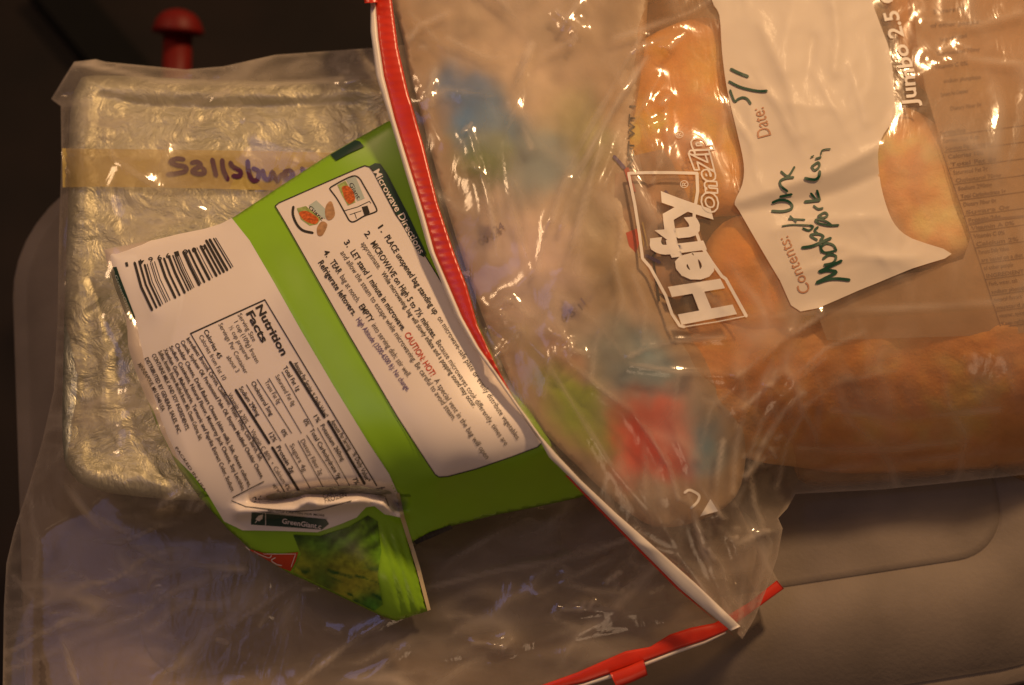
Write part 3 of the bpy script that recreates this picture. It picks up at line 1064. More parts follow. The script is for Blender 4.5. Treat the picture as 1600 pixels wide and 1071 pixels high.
sheet("cut_edge", [(619, 772), (624, 770), (632, 808), (656, 885), (673, 953), (668, 955), (650, 887), (626, 811)], h_v, 0.08, M_CREAM, VEG, 5)

# ------------------------------------------------------------------ flat clear bag round the pan
B1O = [(80, 155), (100, 122), (116, 97), (150, 93), (165, 97), (290, 109), (350, 104), (430, 86), (600, 74), (720, 60), (800, 120), (900, 300), (1050, 600), (1216, 908), (1225, 920), (1185, 949), (1116, 982), (1007, 1034),
       (956, 1058), (846, 1085), (700, 1112), (500, 1150), (250, 1180), (40, 1190), (4, 1100), (6, 950), (10, 880), (22, 830), (45, 760), (66, 690), (84, 610), (90, 500), (92, 380), (96, 240), (95, 166)]
h_b0 = tps([(80, 155, 3.8), (116, 97, 4.6), (165, 97, 5.0), (300, 109, 4.8), (430, 86, 5.2), (600, 74, 5.2), (140, 150, 5.9), (330, 140, 6.0), (560, 140, 6.0), (92, 300, 4.3), (92, 500, 4.0), (60, 700, 2.0), (115, 500, 5.8), (115, 300, 5.9),
            (250, 450, 5.55), (350, 250, 5.5), (480, 300, 5.6), (600, 300, 5.7), (300, 650, 5.5), (120, 720, 5.6), (200, 775, 5.4), (330, 790, 5.2), (480, 790, 4.4), (200, 860, 2.4), (350, 880, 2.4), (450, 900, 2.0), (600, 1000, 1.5), (700, 860, 1.7), (150, 950, 1.3), (10, 880, 0.4),
            (5, 1000, -.6), (40, 1190, -.2), (250, 1180, .5), (500, 1150, .7), (846, 1071, 1.3), (1000, 1030, 1.6), (1216, 910, 1.6), (1000, 900, 2.0), (900, 950, 2.1), (1050, 700, 1.6), (900, 400, 2.5), (800, 150, 4.0), (720, 60, 4.6), (640, 700, 2.2)], 3e-4)
def net1(x, y):
    return net(x, y, 88, 51, (.45, 1.6), -.45)


C1 = [([(118, 98), (190, 112), (250, 128), (420, 132), (600, 120)], 0.20, 7), ([(160, 200), (180, 250), (240, 290), (330, 340)], 0.12, 6), ([(70, 720), (160, 830), (260, 880), (380, 890)], 0.22, 13), ([(120, 790), (230, 850)], .15, 8),
      ([(270, 790), (250, 797)], .15, 5), ([(280, 770), (245, 795)], .18, 4), ([(240, 900), (228, 930)], 0.16, 5), ([(340, 990), (480, 900)], 0.14, 7), ([(465, 1071), (540, 1010), (620, 960)], 0.22, 7), ([(560, 1071), (640, 1010)], 0.14, 6),
      ([(660, 930), (700, 880), (830, 800)], 0.14, 8), ([(660, 920), (790, 890), (900, 870), (985, 840)], 0.16, 7), ([(800, 1000), (790, 1010), (740, 1004)], 0.16, 4), ([(880, 952), (910, 951), (960, 955)], 0.22, 4), ([(840, 930), (900, 900), (980, 860)], 0.12, 6),
      ([(1020, 900), (990, 910), (970, 925)], 0.16, 5), ([(700, 1040), (820, 1020), (1000, 985), (1110, 965)], -0.20, 8), ([(60, 160), (100, 240), (104, 420)], .1, 6), ([(20, 900), (90, 980), (120, 1071)], .16, 9), ([(170, 890), (280, 940), (420, 960)], .12, 9),
      ([(560, 90), (590, 110)], 0.2, 5), ([(535, 100), (560, 125), (580, 140)], 0.18, 5), ([(330, 180), (300, 200), (260, 215)], .1, 6), ([(40, 770), (60, 850), (50, 960)], .15, 9)]


rc = random.Random(5)
for cx, cy, rx, ry, n_ in ((555, 110, 30, 24, 8), (280, 785, 30, 14, 7), (238, 915, 8, 20, 3), (960, 930, 60, 30, 6), (800, 1010, 60, 20, 5), (420, 960, 120, 60, 7), (330, 160, 60, 30, 5), (150, 650, 30, 80, 6)):
    for _ in range(n_):
        x = cx + rc.uniform(-rx, rx); y = cy + rc.uniform(-ry, ry); a_ = rc.uniform(-1.2, .3); l_ = rc.uniform(8, 26)
        C1.append(([(x, y), (x + l_ * math.cos(a_), y + l_ * math.sin(a_))], rc.uniform(.08, .18), rc.uniform(3, 5)))


def h_b(px, py):
    z = h_b0(px, py) + creases(px, py, C1)
    return z


BAG1 = thing("zipper_bag", "large flat clear zipper bag round the foil pan, red slider on its zipper", "zipper bag", P(500, 600, 0.2))


def b1top(x, y, d):
    c = np.clip(d / 30, 0.0, 1)
    return h_b(x, y) + c * (0.11 * net1(x, y) ** 1.5 + 0.04 * vnoise(x, y, 150, 11, (1, 1.8), .5, 'ridge') + 0.010 * vnoise(x, y, 45, 12, (1, 2), .9, 'ridge')) - .03


def lidz(x, y):
    return np.full(np.shape(x), 0.12)


def b1bot(x, y, d, zt):
    return np.maximum(zt - d * 0.045, np.minimum(zt, np.where(x < 60, -1.0, 0.12)))


pillow("film", B1O, b1top, b1bot, M_FILM1, BAG1, 6, None, True, lambda x, y: whiten(x, y, C1, B1O, net1))
M_BLUEINK = None


def strip(name, left, right, hfn, mat, parent, thick=0.12, n=160, rib=0.0, ribs=60, seg=6, bulge=0.05):
    a = resample(left, 1.5, False); b = resample(right, 1.5, False)
    def at(p, s):
        L = np.r_[0, np.cumsum(np.hypot(*np.diff(p, axis=0).T))]; L /= L[-1]
        return np.stack([np.interp(s, L, p[:, 0]), np.interp(s, L, p[:, 1])], -1)
    s = np.linspace(0, 1, n)
    A_, B_ = at(a, s), at(b, s)
    V, F = [], []
    prof = np.linspace(0, 1, seg + 1)
    for u in prof:
        q = A_ + (B_ - A_) * u
        z = hfn(q[:, 0], q[:, 1]) + thick + bulge * math.sin(math.pi * u) + rib * math.sin(math.pi * u) ** .5 * np.sin(s * ribs * 2 * math.pi) * (0.6 + 0.4 * np.sin(s * 23))
        V += list(P(q[:, 0], q[:, 1], z))
    for u in (1, 0):
        q = A_ + (B_ - A_) * u
        V += list(P(q[:, 0], q[:, 1], hfn(q[:, 0], q[:, 1]) - .02))
    m = seg + 3
    for i in range(m):
        for j in range(n - 1):
            p, r = i * n + j, ((i + 1) % m) * n + j
            F.append((p, r, r + 1, p + 1))
    F.append(tuple(i * n for i in range(m))); F.append(tuple(i * n + n - 1 for i in range(m))[::-1])
    return mesh_obj(name, V, F, mat, parent)


strip("zipper", [(700, 1096), (846, 1071), (902, 1051), (977, 1018), (1016, 1011), (1046, 992), (1080, 981), (1116, 974), (1170, 942), (1214, 907)],
      [(700, 1112), (850, 1080), (912, 1067), (970, 1047), (1007, 1034), (1060, 1014), (1100, 1001), (1133, 987), (1185, 949), (1225, 920)], h_b, M_RED, BAG1, 0.14, 200, 0.012, 90)
strip("zipper_rail", [(700, 1114), (850, 1082), (912, 1068), (970, 1048), (1007, 1035), (1060, 1015), (1100, 1002), (1134, 987)],
      [(700, 1122), (850, 1090), (914, 1073), (972, 1055), (1008, 1041), (1062, 1020), (1102, 1006), (1135, 990)], h_b, M_ZWHITE, BAG1, 0.08, 120)
strip("slider", [(953, 1052), (980, 1042), (1006, 1031)], [(964, 1075), (988, 1066), (1012, 1055)], lambda x, y: h_b(x, y) + .18, M_RED, BAG1, 0.45, 24, 0, 1, 6, .12)

# ------------------------------------------------------------------ big clear zipper bag with meat
ZR = [(606, -70), (610, -20), (614, 15), (622, 75), (639, 150), (661, 225), (684, 319), (710, 397), (729, 447), (746, 508), (773, 568), (806, 629), (840, 680), (874, 722), (910, 757), (962, 804), (1036, 868), (1090, 917), (1157, 979)]
ZM = [(583, -70), (583, -20), (587, 10), (591, 60), (600, 120), (617, 187), (640, 262), (663, 337), (679, 395), (699, 442), (722, 496), (748, 543), (781, 590), (812, 636), (845, 682), (872, 713), (908, 751), (960, 800), (1034, 865), (1088, 913), (1157, 979)]
ZL = [(575, -70), (576, -20), (579, 7), (579, 49), (588, 120), (609, 187), (631, 262), (654, 337), (669, 390), (689, 440), (712, 494), (739, 541), (773, 588), (806, 635), (840, 682), (858, 715), (888, 744), (938, 795), (1010, 868), (1062, 920), (1142, 986)]
B2O = [(596, -70)] + [(x - 4, y) for x, y in ZR[1:]] + [(1152, 990), (1160, 999), (1180, 965), (1200, 915), (1215, 870), (1223, 826), (1216, 810), (1230, 795), (1243, 772), (1380, 765), (1480, 755), (1600, 742), (1680, 735), (1680, -70)]
h_c0 = tps([(580, 0, 8.2), (600, 100, 8.1), (640, 220, 7.7), (720, 450, 7.75), (770, 560, 7.65), (840, 690, 7.45), (910, 760, 6.4), (1000, 855, 4.6), (1080, 925, 3.4), (1155, 995, 2.7), (1190, 930, 2.8), (1220, 826, 2.8), (1243, 772, 1.3), (1400, 762, 0.6), (1600, 742, .6), (1400, 715, 2.1), (1600, 700, 2.0),
            (1680, 735, .6), (800, 80, 8.2), (800, 300, 8.6), (900, 450, 8.7), (950, 250, 8.6), (1090, 200, 8.2), (1080, 400, 8.3), (1200, 400, 8.2), (1300, 200, 8.0), (1300, 330, 7.8), (1400, 250, 7.7), (1500, 350, 7.3), (1600, 300, 7.0), (1450, 80, 7.2), (1600, 60, 6.6), (1200, 20, 8.0), (1000, 20, 8.5),
            (1100, 520, 7.6), (1000, 620, 7.4), (1000, 700, 6.6), (920, 640, 7.5), (1120, 640, 6.7), (1200, 560, 7.3), (1350, 530, 6.9), (1500, 560, 6.2), (1640, 560, 6.1), (1400, 660, 4.3), (1600, 650, 4.2), (1250, 680, 4.4), (1150, 740, 4.9), (1090, 800, 5.0), (1640, -60, 6.5), (1000, -60, 8.6), (700, -60, 8.3), (1250, -60, 8.0)], 3e-4)
def net2(x, y):
    return net(x, y, 115, 61, (.5, 1.5), 1.1)


C2 = [([(1045, 514), (1100, 508), (1180, 495), (1260, 490), (1350, 484), (1480, 478), (1560, 472)], 0.14, 11, 1), ([(1150, 590), (1200, 550), (1250, 515), (1285, 492)], 0.28, 7), ([(985, 556), (1010, 546), (1060, 533), (1130, 528)], 0.22, 5), ([(985, 570), (1060, 582), (1150, 587)], 0.22, 6),
      ([(870, 555), (900, 575), (945, 612), (985, 640), (1015, 680), (1045, 725), (1060, 780)], 0.28, 6), ([(735, 205), (745, 245), (760, 300), (772, 360), (776, 400)], 0.26, 6), ([(886, 275), (872, 315), (864, 345)], 0.20, 4), ([(1010, 90), (965, 160), (930, 220), (895, 290), (880, 350)], 0.24, 9),
      ([(940, 230), (915, 300), (900, 370), (880, 420)], .2, 10), ([(1130, 690), (1122, 740), (1120, 780), (1124, 800)], 0.26, 5), ([(1165, 640), (1150, 700), (1145, 770)], 0.22, 7), ([(1255, 615), (1225, 645), (1195, 690), (1165, 760), (1150, 790)], 0.32, 8), ([(1222, 826), (1190, 832), (1160, 860)], 0.15, 7),
      ([(1060, 780), (1100, 800), (1150, 850), (1200, 830)], 0.2, 9), ([(1160, 640), (1200, 605), (1215, 590)], 0.24, 7), ([(1215, 700), (1185, 725), (1165, 745)], 0.26, 7), ([(1075, 770), (1100, 860), (1140, 960)], .22, 10), ([(1000, 760), (1060, 860), (1130, 970)], .16, 12), ([(1180, 790), (1205, 850), (1175, 950)], .15, 9),
      ([(770, 480), (800, 470), (830, 495)], .16, 5), ([(780, 505), (800, 520)], .14, 4), ([(760, 520), (775, 550), (782, 575)], .16, 5), ([(865, 520), (895, 535), (888, 560)], .25, 6), ([(830, 430), (800, 455), (785, 490)], .16, 7), ([(640, 60), (655, 40), (700, 20)], .15, 6), ([(870, 18), (885, 30), (900, 45)], .24, 5), ([(880, 40), (905, 0)], .18, 5),
      ([(1000, 75), (1030, 62), (1050, 58)], .2, 6), ([(1045, 75), (1068, 55)], .2, 5), ([(960, 60), (1080, 20), (1110, 0)], .14, 8), ([(1010, 165), (1020, 200), (1030, 260)], .16, 5), ([(1040, 160), (1045, 250)], .14, 4), ([(1155, 315), (1230, 290), (1300, 268), (1380, 228)], 0.26, 14), ([(1160, 330), (1240, 318), (1310, 300), (1374, 272)], -0.22, 16),
      ([(1240, 0), (1225, 60), (1228, 110)], .12, 14), ([(1376, 60), (1396, 150), (1376, 230), (1380, 320), (1420, 372), (1487, 397)], -.12, 16), ([(1260, 380), (1330, 390), (1440, 420)], .08, 9), ([(1300, 640), (1400, 655), (1560, 640)], .14, 12), ([(1250, 700), (1380, 705), (1500, 690)], .14, 12), ([(1260, 740), (1420, 720), (1600, 705)], .1, 10),
      ([(680, 110), (665, 160), (690, 220)], .18, 8), ([(830, 70), (800, 150), (830, 230)], .18, 14), ([(650, 160), (700, 140), (770, 150)], .12, 9), ([(990, 430), (1010, 480), (1005, 540)], .16, 7), ([(960, 410), (975, 470), (950, 540)], .14, 7), ([(1430, 120), (1500, 90), (1600, 100)], .15, 10), ([(1440, 30), (1520, 40), (1600, 20)], .14, 9)]


C2 += [([(1000, 60), (950, 150), (900, 240), (860, 330), (840, 420)], .16, 5), ([(970, 140), (935, 230), (915, 330), (905, 430)], .14, 6), ([(1030, 120), (985, 200), (945, 290)], .14, 4), ([(820, 120), (790, 210), (800, 320), (830, 420)], .12, 7),
       ([(930, 440), (890, 500), (860, 560), (850, 620)], .14, 6), ([(960, 470), (930, 540), (925, 600)], .13, 5), ([(800, 500), (850, 560), (900, 640), (950, 720), (1010, 800)], .15, 5), ([(1060, 590), (1050, 660), (1080, 740), (1130, 810)], .16, 5),
       ([(1230, 520), (1180, 580), (1110, 640), (1090, 720)], .18, 5), ([(1290, 560), (1240, 600), (1190, 660), (1170, 720), (1180, 790)], .18, 5), ([(1350, 520), (1290, 545), (1240, 590)], .14, 5), ([(1260, 640), (1230, 690), (1215, 760)], .16, 5), ([(1400, 580), (1310, 600), (1250, 640)], .12, 6),
       ([(1000, 850), (1060, 870), (1130, 960)], .12, 5), ([(1100, 830), (1130, 890), (1150, 970)], .14, 4), ([(1170, 860), (1160, 920), (1156, 980)], .13, 4), ([(700, 60), (760, 90), (840, 90), (900, 60)], .12, 6), ([(640, 20), (700, 80), (720, 150)], .12, 5)]
C2 += [([(1190, 40), (1230, 130), (1250, 210)], .12, 9), ([(1300, -20), (1310, 60), (1304, 110)], .14, 8), ([(1250, 425), (1330, 402), (1430, 404)], .09, 6), ([(1330, 100), (1352, 190)], .12, 8), ([(1210, 360), (1290, 345), (1370, 340)], .08, 9), ([(1160, 120), (1220, 160), (1300, 170)], .07, 9), ([(1270, 60), (1262, 120)], -.1, 7)]
rc = random.Random(12)
for cx, cy, rx, ry, n_ in ((790, 490, 36, 30, 14), (775, 560, 16, 30, 6), (890, 540, 18, 22, 5), (1190, 715, 30, 34, 7), (1010, 70, 40, 20, 5), (885, 30, 16, 24, 4), (1020, 220, 18, 60, 6), (730, 230, 14, 40, 4), (1205, 610, 22, 22, 4), (660, 100, 20, 60, 5), (1150, 840, 50, 50, 6), (1500, 60, 80, 40, 5)):
    for _ in range(n_):
        x = cx + rc.uniform(-rx, rx); y = cy + rc.uniform(-ry, ry); a_ = rc.uniform(-.9, .5) + math.pi / 2 * rc.choice((0, 0, 1)); l_ = rc.uniform(6, 20)
        C2.append(([(x, y), (x + l_ * math.cos(a_), y + l_ * math.sin(a_))], rc.uniform(.09, .2), rc.uniform(2.5, 4.5)))


def h_c(px, py):
    return h_c0(px, py) + creases(px, py, C2)


def wr2(x, y):
    return 0.085 * net2(x, y) ** 1.5 + 0.035 * vnoise(x, y, 150, 21, (1.7, 1), 1.0, 'ridge') + 0.009 * vnoise(x, y, 45, 22, (2, 1), .8, 'ridge')


def h_f(px, py):
    """the bag's upper film, wrinkles included"""
    px = np.asarray(px, float); py = np.asarray(py, float)
    d, _ = seg_dist(px, py, B2O, True)
    c = np.clip(d / 30, 0.0, 1)
    return h_c(px, py) + c * wr2(px, py)


BAG2 = thing("zipper_bag", "jumbo clear zipper bag of meat, its white writing panel filled in with green marker", "zipper bag", P(1250, 450, 0.3), None)


def b2bot(x, y, d, zt):
    g_ = np.clip((960 - x) / 60 - np.clip((y - 700) / 100, -1, 1), 0, 1) * 5.5
    return np.maximum(zt - d * 0.06, np.minimum(zt, 0.7 + g_ * 0))


pillow("film", B2O, lambda x, y, d: h_c(x, y) + np.clip(d / 30, 0.0, 1) * wr2(x, y), b2bot, M_FILM2, BAG2, 5.5, None, True, lambda x, y: whiten(x, y, C2, B2O, net2))
strip("zipper", ZM, ZR, h_c, M_RED, BAG2, 0.16, 700, 0.014, 95, 6, .05)
strip("zipper_rail", ZL, ZM, h_c, M_ZWHITE, BAG2, 0.24, 260, 0.0, 1, 5, .08)
strip("zipper_track", [(882, 742), (933, 795), (1005, 868), (1057, 920), (1140, 988)], [(888, 744), (938, 795), (1010, 868), (1062, 920), (1153, 1000)], h_c, M_RED, BAG2, 0.14, 100)
strip("slider", [(566, -40), (566, -10), (570, 5)], [(592, -40), (592, -8), (590, 4)], lambda x, y: h_c(x, y) + .2, M_RED, BAG2, 0.5, 24, 0, 1, 6, .12)

LP = [(1108, -60), (1112, 0), (1124, 24), (1128, 80), (1136, 140), (1152, 208), (1162, 256), (1160, 288), (1148, 316), (1155, 330), (1185, 382), (1219, 439), (1251, 487), (1342, 454), (1425, 420), (1487, 397), (1425, 373), (1399, 352), (1384, 319), (1374, 274), (1374, 224), (1398, 184), (1398, 160), (1392, 88), (1376, 40), (1362, 0), (1350, -60)]
lp = sheet("writing_panel", smooth_poly(LP, True, 3), h_f, 0.05, M_LABEL, BAG2, 6)
t = Print(h_f, 0.08)
t.text("Date:", (1194, 214), (1182, 170), 23, 0, fine=8)
t.build("lettering", M_TAN, lp)
t = Print(h_f, 0.08)
t.text("Contents:", (1258, 458), (1222, 372), 20, 0, fine=8)
t.build("lettering", M_TAN, lp)
za = lambda l: [(1190 + x / 4.46, 220 + y / 4.46) for x, y in l]
zb_ = lambda l: [(1110 + x / 7.65, 90 + y / 7.65) for x, y in l]
hw = [([(610, 970), (530, 962), (460, 968), (380, 992), (450, 955), (522, 915), (460, 905), (400, 915), (470, 880), (555, 838)], 4.6), ([(440, 865), (500, 850), (518, 805), (470, 795), (430, 822)], 4), ([(505, 770), (440, 780), (415, 745), (450, 715), (500, 728), (520, 765)], 3.6),
      ([(285, 745), (350, 735), (410, 710), (480, 680)], 4.6), ([(418, 775), (408, 722)], 3.4), ([(385, 690), (350, 670), (345, 655), (400, 650), (432, 668), (410, 690)], 3.6), ([(395, 650), (370, 625), (392, 603)], 3.4), ([(290, 610), (330, 625), (360, 600), (340, 590)], 3), ([(145, 595), (220, 585), (345, 590)], 2),
      ([(190, 545), (300, 550)], 2.6), ([(200, 525), (240, 565)], 2.6), ([(75, 490), (150, 492), (205, 475), (212, 450), (180, 420), (120, 415), (78, 432)], 4), ([(132, 390), (208, 375)], 4), ([(178, 352), (135, 315), (130, 282), (165, 262), (220, 255)], 3.8), ([(138, 216), (185, 246), (228, 185)], 3.4),
      ([(535, 588), (470, 590), (400, 575), (375, 555), (400, 548), (450, 562), (485, 586)], 3.2), ([(395, 525), (440, 500), (460, 520), (430, 537), (395, 525)], 3.2), ([(365, 455), (395, 475), (425, 470)], 3.2), ([(305, 425), (400, 415)], 4.4), ([(345, 370), (380, 412)], 4), ([(387, 350), (405, 412)], 4),
      ([(305, 262), (370, 272), (400, 250), (405, 215)], 4.4), ([(350, 180), (395, 150), (402, 180), (370, 205), (350, 180)], 3.4), ([(380, 125), (412, 115)], 3), ([(345, 115), (362, 105)], 2.2), ([(415, 95), (420, 70), (445, 60), (478, 58)], 2.2)]
paths = [(smooth_poly(za(s), False), w) for s, w in hw]
paths += [(smooth_poly(zb_(s), False), w) for s, w in (([(250, 140), (330, 180), (445, 225)], 4.6), ([(228, 288), (350, 350), (480, 385), (590, 402), (672, 398)], 3.8), ([(238, 395), (260, 460), (292, 525), (335, 495), (390, 478), (440, 495), (480, 548)], 3.6))]
strokes("handwriting", paths[-3:], h_f, 0.10, M_MARKER, lp)
strokes("handwriting", paths[:-3], h_f, 0.10, M_MARKER, lp)

t = Print(h_f, 0.06)
box = [(1069, 511), (1062, 509), (1050, 491), (1040, 462), (1027, 438), (1016, 418), (1004, 404), (999, 365), (992, 320), (982, 271), (1010, 270), (1050, 270), (1089, 271)]
t.line(box, 4.6)
t.line([(1089, 271), (1090, 300), (1085, 330), (1084, 352), (1095, 383), (1112, 410), (1128, 432), (1134, 436), (1150, 465), (1166, 494)], 5.0)
t.line([(1166, 494), (1120, 503), (1069, 511)], 1.6)
t.path_text("Hefty", [(1147, 492), (1126, 446), (1108, 410), (1092, 370), (1084, 330), (1078, 296)], [(1064, 508), (1046, 456), (1030, 420), (1016, 390), (1012, 350), (1010, 300)], 0.04)
t.text("®", (1069, 294), (1069, 282), 13, 0); t.text("®", (1063, 216), (1060, 205), 13, 0)
t.build("logo", M_LOGO, BAG2)
t = Print(h_f, 0.06)
t.path_outline("OneZip", [(1121, 330), (1119, 290), (1111, 250), (1097, 214)], [(1098, 334), (1094, 295), (1082, 255), (1068, 222)], 0.05, 0.25, 2.6)
t.build("logo", M_LOGO, BAG2)
t = Print(h_f, 0.06)
t.path_text("Jumbo 2.5 Gallon", [(1433, 166), (1428, 110), (1413, 60), (1403, 20), (1392, -30), (1380, -90)], [(1409, 168), (1404, 112), (1389, 63), (1379, 23), (1368, -26), (1356, -86)], 0.02)
t.build("lettering", M_LOGO, BAG2)
t = Print(h_f, 0.06)
t.poly([(1094, 807), (1110, 780), (1122, 799)], 5)
t.line(smooth_poly([(1070, 770), (1078, 766), (1092, 774), (1090, 784), (1080, 794)], False), 4.0)
t.build("lettering", M_LOGO, BAG2)


# ---- what lies inside the jumbo bag: bodies that fill it up to just under the film
def lobe(name, outline, gap, zmid, zlow, Rr, mat, parent, step=9, colors=None, lump=0.0, seed=1, rise=1.0, fade=None):
    o_ = smooth_poly(outline)

    def top(x, y, d):
        k_ = np.clip(d / Rr, 0, 1)
        prof = np.sqrt(1 - (1 - k_) ** 2)
        hi = h_c0(x, y) - gap + lump * vnoise(x, y, 90, seed) - 0.05
        zm = np.minimum(hi - 0.1, np.maximum(zmid, hi - rise))
        return zm + (hi - zm) * prof

    def bot(x, y, d, zt):
        k_ = np.clip(d / Rr, 0, 1)
        return np.maximum(np.minimum(zlow, zt - .05), zt - 0.1 - 9 * (1 - np.sqrt(1 - k_)) - d * .05)
    return pillow(name, o_, top, bot, mat, parent, step, colors, False, None, fade), top


# printed pouch by the zipper
pb_ = splat((.58, .47, .36), [(725, 165, 42, .03, .24, .60, 14), (770, 190, 36, .06, .26, .48, 9), (830, 250, 50, .22, .36, .42, 5), (690, 255, 42, .14, .28, .02, 12), (760, 245, 30, .15, .27, .06, 7), (705, 295, 26, .015, .06, .02, 12), (740, 285, 24, .05, .11, .03, 7), (890, 180, 40, .26, .28, .10, 3),
                              (935, 240, 34, .24, .26, .06, 5), (930, 330, 45, .26, .22, .12, 4), (840, 400, 60, .86, .70, .64, 3), (760, 370, 12, .15, .12, .20, 4), (772, 360, 8, .10, .08, .16, 6), (740, 385, 10, .2, .15, .24, 4), (800, 60, 80, .74, .62, .48, 3), (660, 90, 60, .70, .58, .46, 3),
                               (1005, 690, 46, .80, .05, .015, 5), (1032, 655, 32, .80, .07, .03, 2.5), (980, 725, 30, .8, .07, .03, 2.5), (1052, 715, 32, .8, .05, .02, 2.5), (880, 640, 38, .30, .44, .02, 16), (910, 690, 38, .28, .42, .02, 16), (860, 590, 26, .36, .46, .06, 8), (850, 600, 30, .34, .36, .10, 4), (940, 720, 22, .26, .25, .04, 4), (1060, 612, 16, .03, .08, .16, 6), (1010, 560, 42, .20, .38, .48, 8),
                               (960, 545, 40, .30, .35, .32, 5), (1120, 700, 32, .12, .36, .52, 10), (1100, 650, 28, .26, .30, .30, 4), (810, 540, 30, .38, .36, .16, 4), (905, 480, 12, .15, .12, .22, 5), (890, 470, 8, .12, .1, .2, 5), (900, 800, 40, .32, .22, .12, 4), (1130, 780, 40, .30, .22, .15, 3), (870, 560, 30, .5, .3, .22, 4),
                               (780, 440, 70, .80, .66, .60, 4), (860, 150, 40, .78, .64, .48, 4), (720, 50, 90, .42, .32, .22, 4), (950, 60, 80, .44, .33, .22, 4), (955, 410, 50, .34, .25, .12, 5), (985, 300, 40, .30, .20, .10, 4), (1090, 590, 40, .34, .24, .16, 5),
                               (880, 330, 45, .66, .56, .44, 4), (830, 480, 40, .74, .60, .48, 3), (1000, 180, 40, .5, .32, .16, 4)], 22)


def pb(px, py):
    n_ = vnoise(px, py, 40, 71)[:, None]
    return np.clip(pb_(px, py) * (1 + 0.25 * n_), .005, .95)


V1 = thing("printed_pouch", "limp frozen food pouch printed blue, green and red, blurred behind film by the upper zipper", "food pouch", P(850, 400, 1))
lobe("pouch_body", [(620, -50), (800, -66), (990, -60), (1010, 40), (990, 200), (985, 330), (1030, 450), (1090, 540), (1145, 630), (1165, 700), (1150, 775), (1090, 815), (1020, 822), (960, 782), (902, 728), (850, 675), (806, 612), (775, 545), (738, 450), (694, 310), (650, 150), (630, 60)], 0.25, 6.2, 0.9, 30, M_POUCH, V1, 7, pb, .12, 4, .12, (70, (.46, .33, .20)))
for tx, p0_, p1_ in (("09 24", (752, 372), (786, 352)), ("6 5 1", (880, 492), (912, 470)), ("24", (705, 420), (735, 430))):
    t = Print(lambda x, y: h_c0(x, y) - 0.18, 0.0)
    t.text(tx, p0_, p1_, 12, .03)
    t.build("lettering", M_DIM, V1)

M_FLESH = vertex_print("frozen meat", 0.6, 0.3, 0.7)


def flesh(c, seed):
    c = np.array(c)

    def f(px, py):
        n_ = vnoise(px, py, 85, seed)[:, None] + 0.4 * vnoise(px, py, 28, seed + 1)[:, None]
        return np.clip(c * (1 + 0.45 * n_) + np.array([.03, .16, .08]) * np.clip(n_ * 1.4, 0, 1), 0.01, 0.95)
    return f


for nm, ol, mt, lab, zm, ds, rr, fd in (("pork_piece", [(985, 80), (1080, 30), (1150, 40), (1260, 80), (1300, 180), (1280, 280), (1200, 330), (1130, 338), (1040, 345), (975, 310), (955, 180)], 'a', "orange-tan piece of frozen pork under the logo and the date line of the bag", 5.6, .34, 50, 75),
                                ("pork_piece", [(1085, 420), (1130, 348), (1210, 330), (1290, 350), (1340, 420), (1310, 490), (1220, 530), (1140, 520), (1090, 475)], 'b', "rounded orange pork piece beside the handwritten contents line of the panel", 5.4, .36, 50, 35),
                                ("pork_piece", [(1045, 505), (1110, 490), (1200, 500), (1300, 500), (1450, 490), (1600, 480), (1690, 480), (1690, 720), (1600, 728), (1450, 738), (1330, 740), (1245, 730), (1165, 715), (1110, 660), (1055, 580)], 'c', "long brown-orange pork loin piece along the bottom side of the jumbo bag", 3.4, .34, 50, 75),
                                ("pork_piece", [(1330, 200), (1390, 165), (1450, 185), (1500, 240), (1530, 330), (1520, 400), (1440, 420), (1370, 400), (1320, 330), (1310, 250)], 'd', "pale pinkish pork piece between the white panel and the printed nutrition label", 5.4, .36, 55, 45),
                                ("pork_piece", [(1390, -66), (1560, -70), (1690, -66), (1690, 180), (1580, 190), (1480, 170), (1400, 80)], 'c', "brownish pork piece behind the size lettering of the jumbo bag", 4.2, .75, 60, 60)):
    cm = {'a': (.98, .50, .07), 'b': (.98, .46, .05), 'c': (.84, .41, .11), 'd': (.94, .64, .38)}[mt]
    o, _ = lobe(nm, ol, ds, zm, 0.9, rr, M_FLESH, None, 8, flesh(cm, len(lab)), .26, len(nm) + len(lab), 0.7, (fd, (.70, .38, .13) if mt == 'c' else (.78, .42, .12) if mt != 'd' else (.55, .36, .22)))
    tag(o, lab, "meat", "pork pieces in the jumbo bag")

wr = thing("meat_wrapper", "clear tan-tinted inner wrapper round the pork pieces in the jumbo bag", "food wrapper", P(1350, 400, 0.6))
o, _ = lobe("wrap_film", [(985, 40), (1080, -40), (1300, -66), (1690, -66), (1690, 728), (1560, 735), (1400, 752), (1262, 758), (1230, 700), (1180, 650), (1080, 600), (1040, 500), (1030, 400), (985, 250)], 0.10, 0.6, 0.8, 60, M_WRAPF, wr, 10, None, 0.02, 3, .5)


# price and nutrition label on the meat wrapper
def h_l(px, py):
    return h_c0(px, py) - 0.33


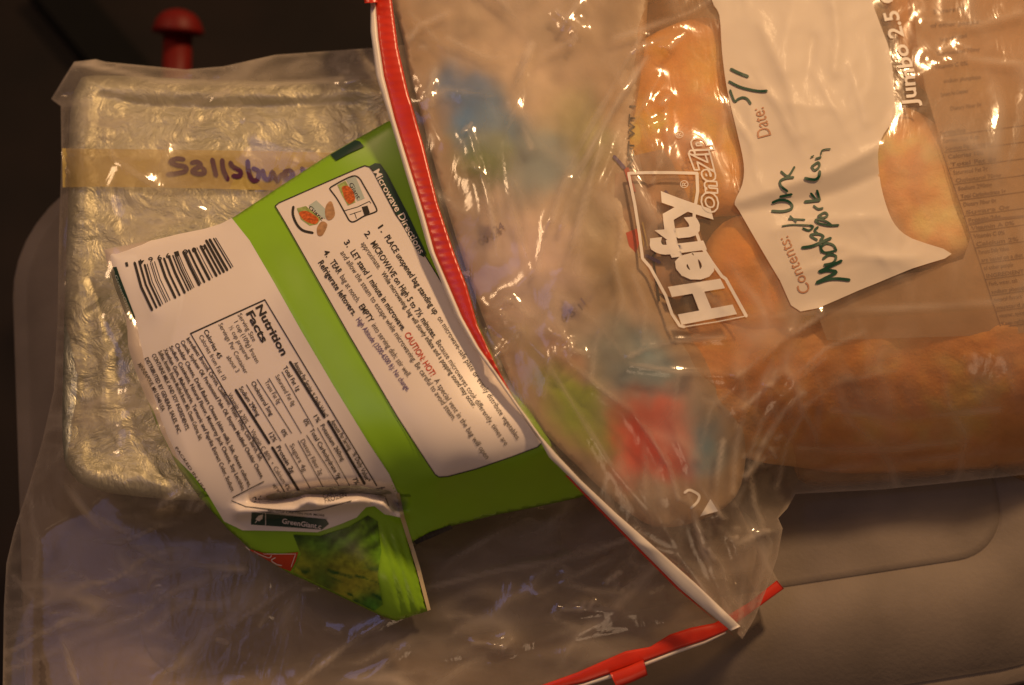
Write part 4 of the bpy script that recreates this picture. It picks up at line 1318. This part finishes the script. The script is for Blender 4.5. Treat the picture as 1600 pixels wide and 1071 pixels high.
nl = thing("nutrition_label", "cream paper label with a faint nutrition table stuck on the meat, beside the white panel", "label", P(1500, 380, 6))
sheet("label_paper", [(1292, 532), (1270, 470), (1330, 440), (1440, 425), (1505, 405), (1516, 372), (1466, 208), (1446, 140), (1432, 60), (1425, -20), (1690, -40), (1690, 512), (1560, 524), (1420, 528)], h_l, 0.0, M_PAPER, nl, 9)
t = Print(h_l, .03)
zl = lambda p: (1440 + p[0] / 3.06, 180 + p[1] / 3.06)
rows = ["Nutrition Facts", "Serving Size 4 oz", "Servings Per Container", "Calories 180", "Total Fat 8g", "Saturated Fat 3g", "Cholesterol 70mg", "Sodium 290mg", "Total Carbohydrate 1g", "Dietary Fiber 0g", "Sugars 0g", "Protein 24g", "Vitamin A 0%", "Vitamin C 0%", "Calcium 2%", "Percent Daily Values", "are based on a diet", "of other people", "INGREDIENTS", "Pork, water, salt", "sodium phosphate", "natural flavors", "mustard seed", "vinegar, spices", "Keep refrigerated"]
for i in range(9):
    y = -560 + i * 66
    t.text(rows[(i * 7 + 3) % 25], zl((10 + i * 9 + (i * 37) % 60, y)), zl((150 + i * 9 + (i * 53) % 120, y - 20)), 6.5, .02)
for i, s in enumerate(rows):
    x = 90 + i * 12.2; y = 85 + i * 38
    L = 120 + (i * 53) % 110
    t.text(s, zl((x, y)), zl((x + L, y - L * .13)), 6.5, .02)
    if i % 2 == 0:
        t.line([zl((x - 5, y + 18)), zl((x + 420, y - 38))], 1.2)
t.line([zl((230, 522)), zl((330, 500)), zl((560, 478))], 4)
t.line([zl((75, 110)), zl((240, 590)), zl((380, 1018)), zl((560, 985))], 1.3)
t.build("lettering", M_FAINT, nl)


def h_w(px, py):
    return h_c0(px, py) - 0.45


ws = thing("price_sticker", "small dark sticker with red, blue and yellow print on the meat wrapper under the logo", "sticker", P(1020, 330, 6))
M_WRAP = plain("brown wrapper print", (0.34, 0.20, 0.11), 0.35, .5, .4, 60)
sheet("sticker_sheet", [(962, 250), (1040, 232), (1085, 330), (1110, 420), (1060, 470), (985, 440), (958, 360)], h_w, 0.12, M_WRAP, ws, 8)
t = Print(h_w, .17); t.text("NET WT 1", (985, 262), (988, 165), 10, .02); t.build("lettering", M_BLACK, ws); t = Print(h_w, .17); t.line([(1030, 470), (1020, 400), (1035, 380)], 3); t.build("print_area", M_BLACK, ws)
for q_ in ([(974, 262), (986, 300), (994, 300), (982, 262)], [(978, 364), (996, 357), (1000, 376), (993, 398), (984, 390)], [(1042, 338), (1056, 330), (1058, 344)], [(1020, 380), (1032, 372), (1034, 388)]):
    t = Print(h_w, .17); t.poly(q_, 6); t.build("print_area", M_REDINK, ws)
for q_ in ([(960, 245), (975, 262)], [(1010, 400), (1030, 410)], [(1040, 300), (1050, 318)]):
    t = Print(h_w, .2); t.line(q_, 5.5); t.build("print_area", M_PURPLE, ws)
t = Print(h_w, .22); t.line([(996, 350), (1006, 380), (1000, 400)], 2); t.line([(1004, 348), (1012, 384)], 2); t.line([(1060, 380), (1078, 365)], 3); t.build("print_area", M_TAPE, ws)
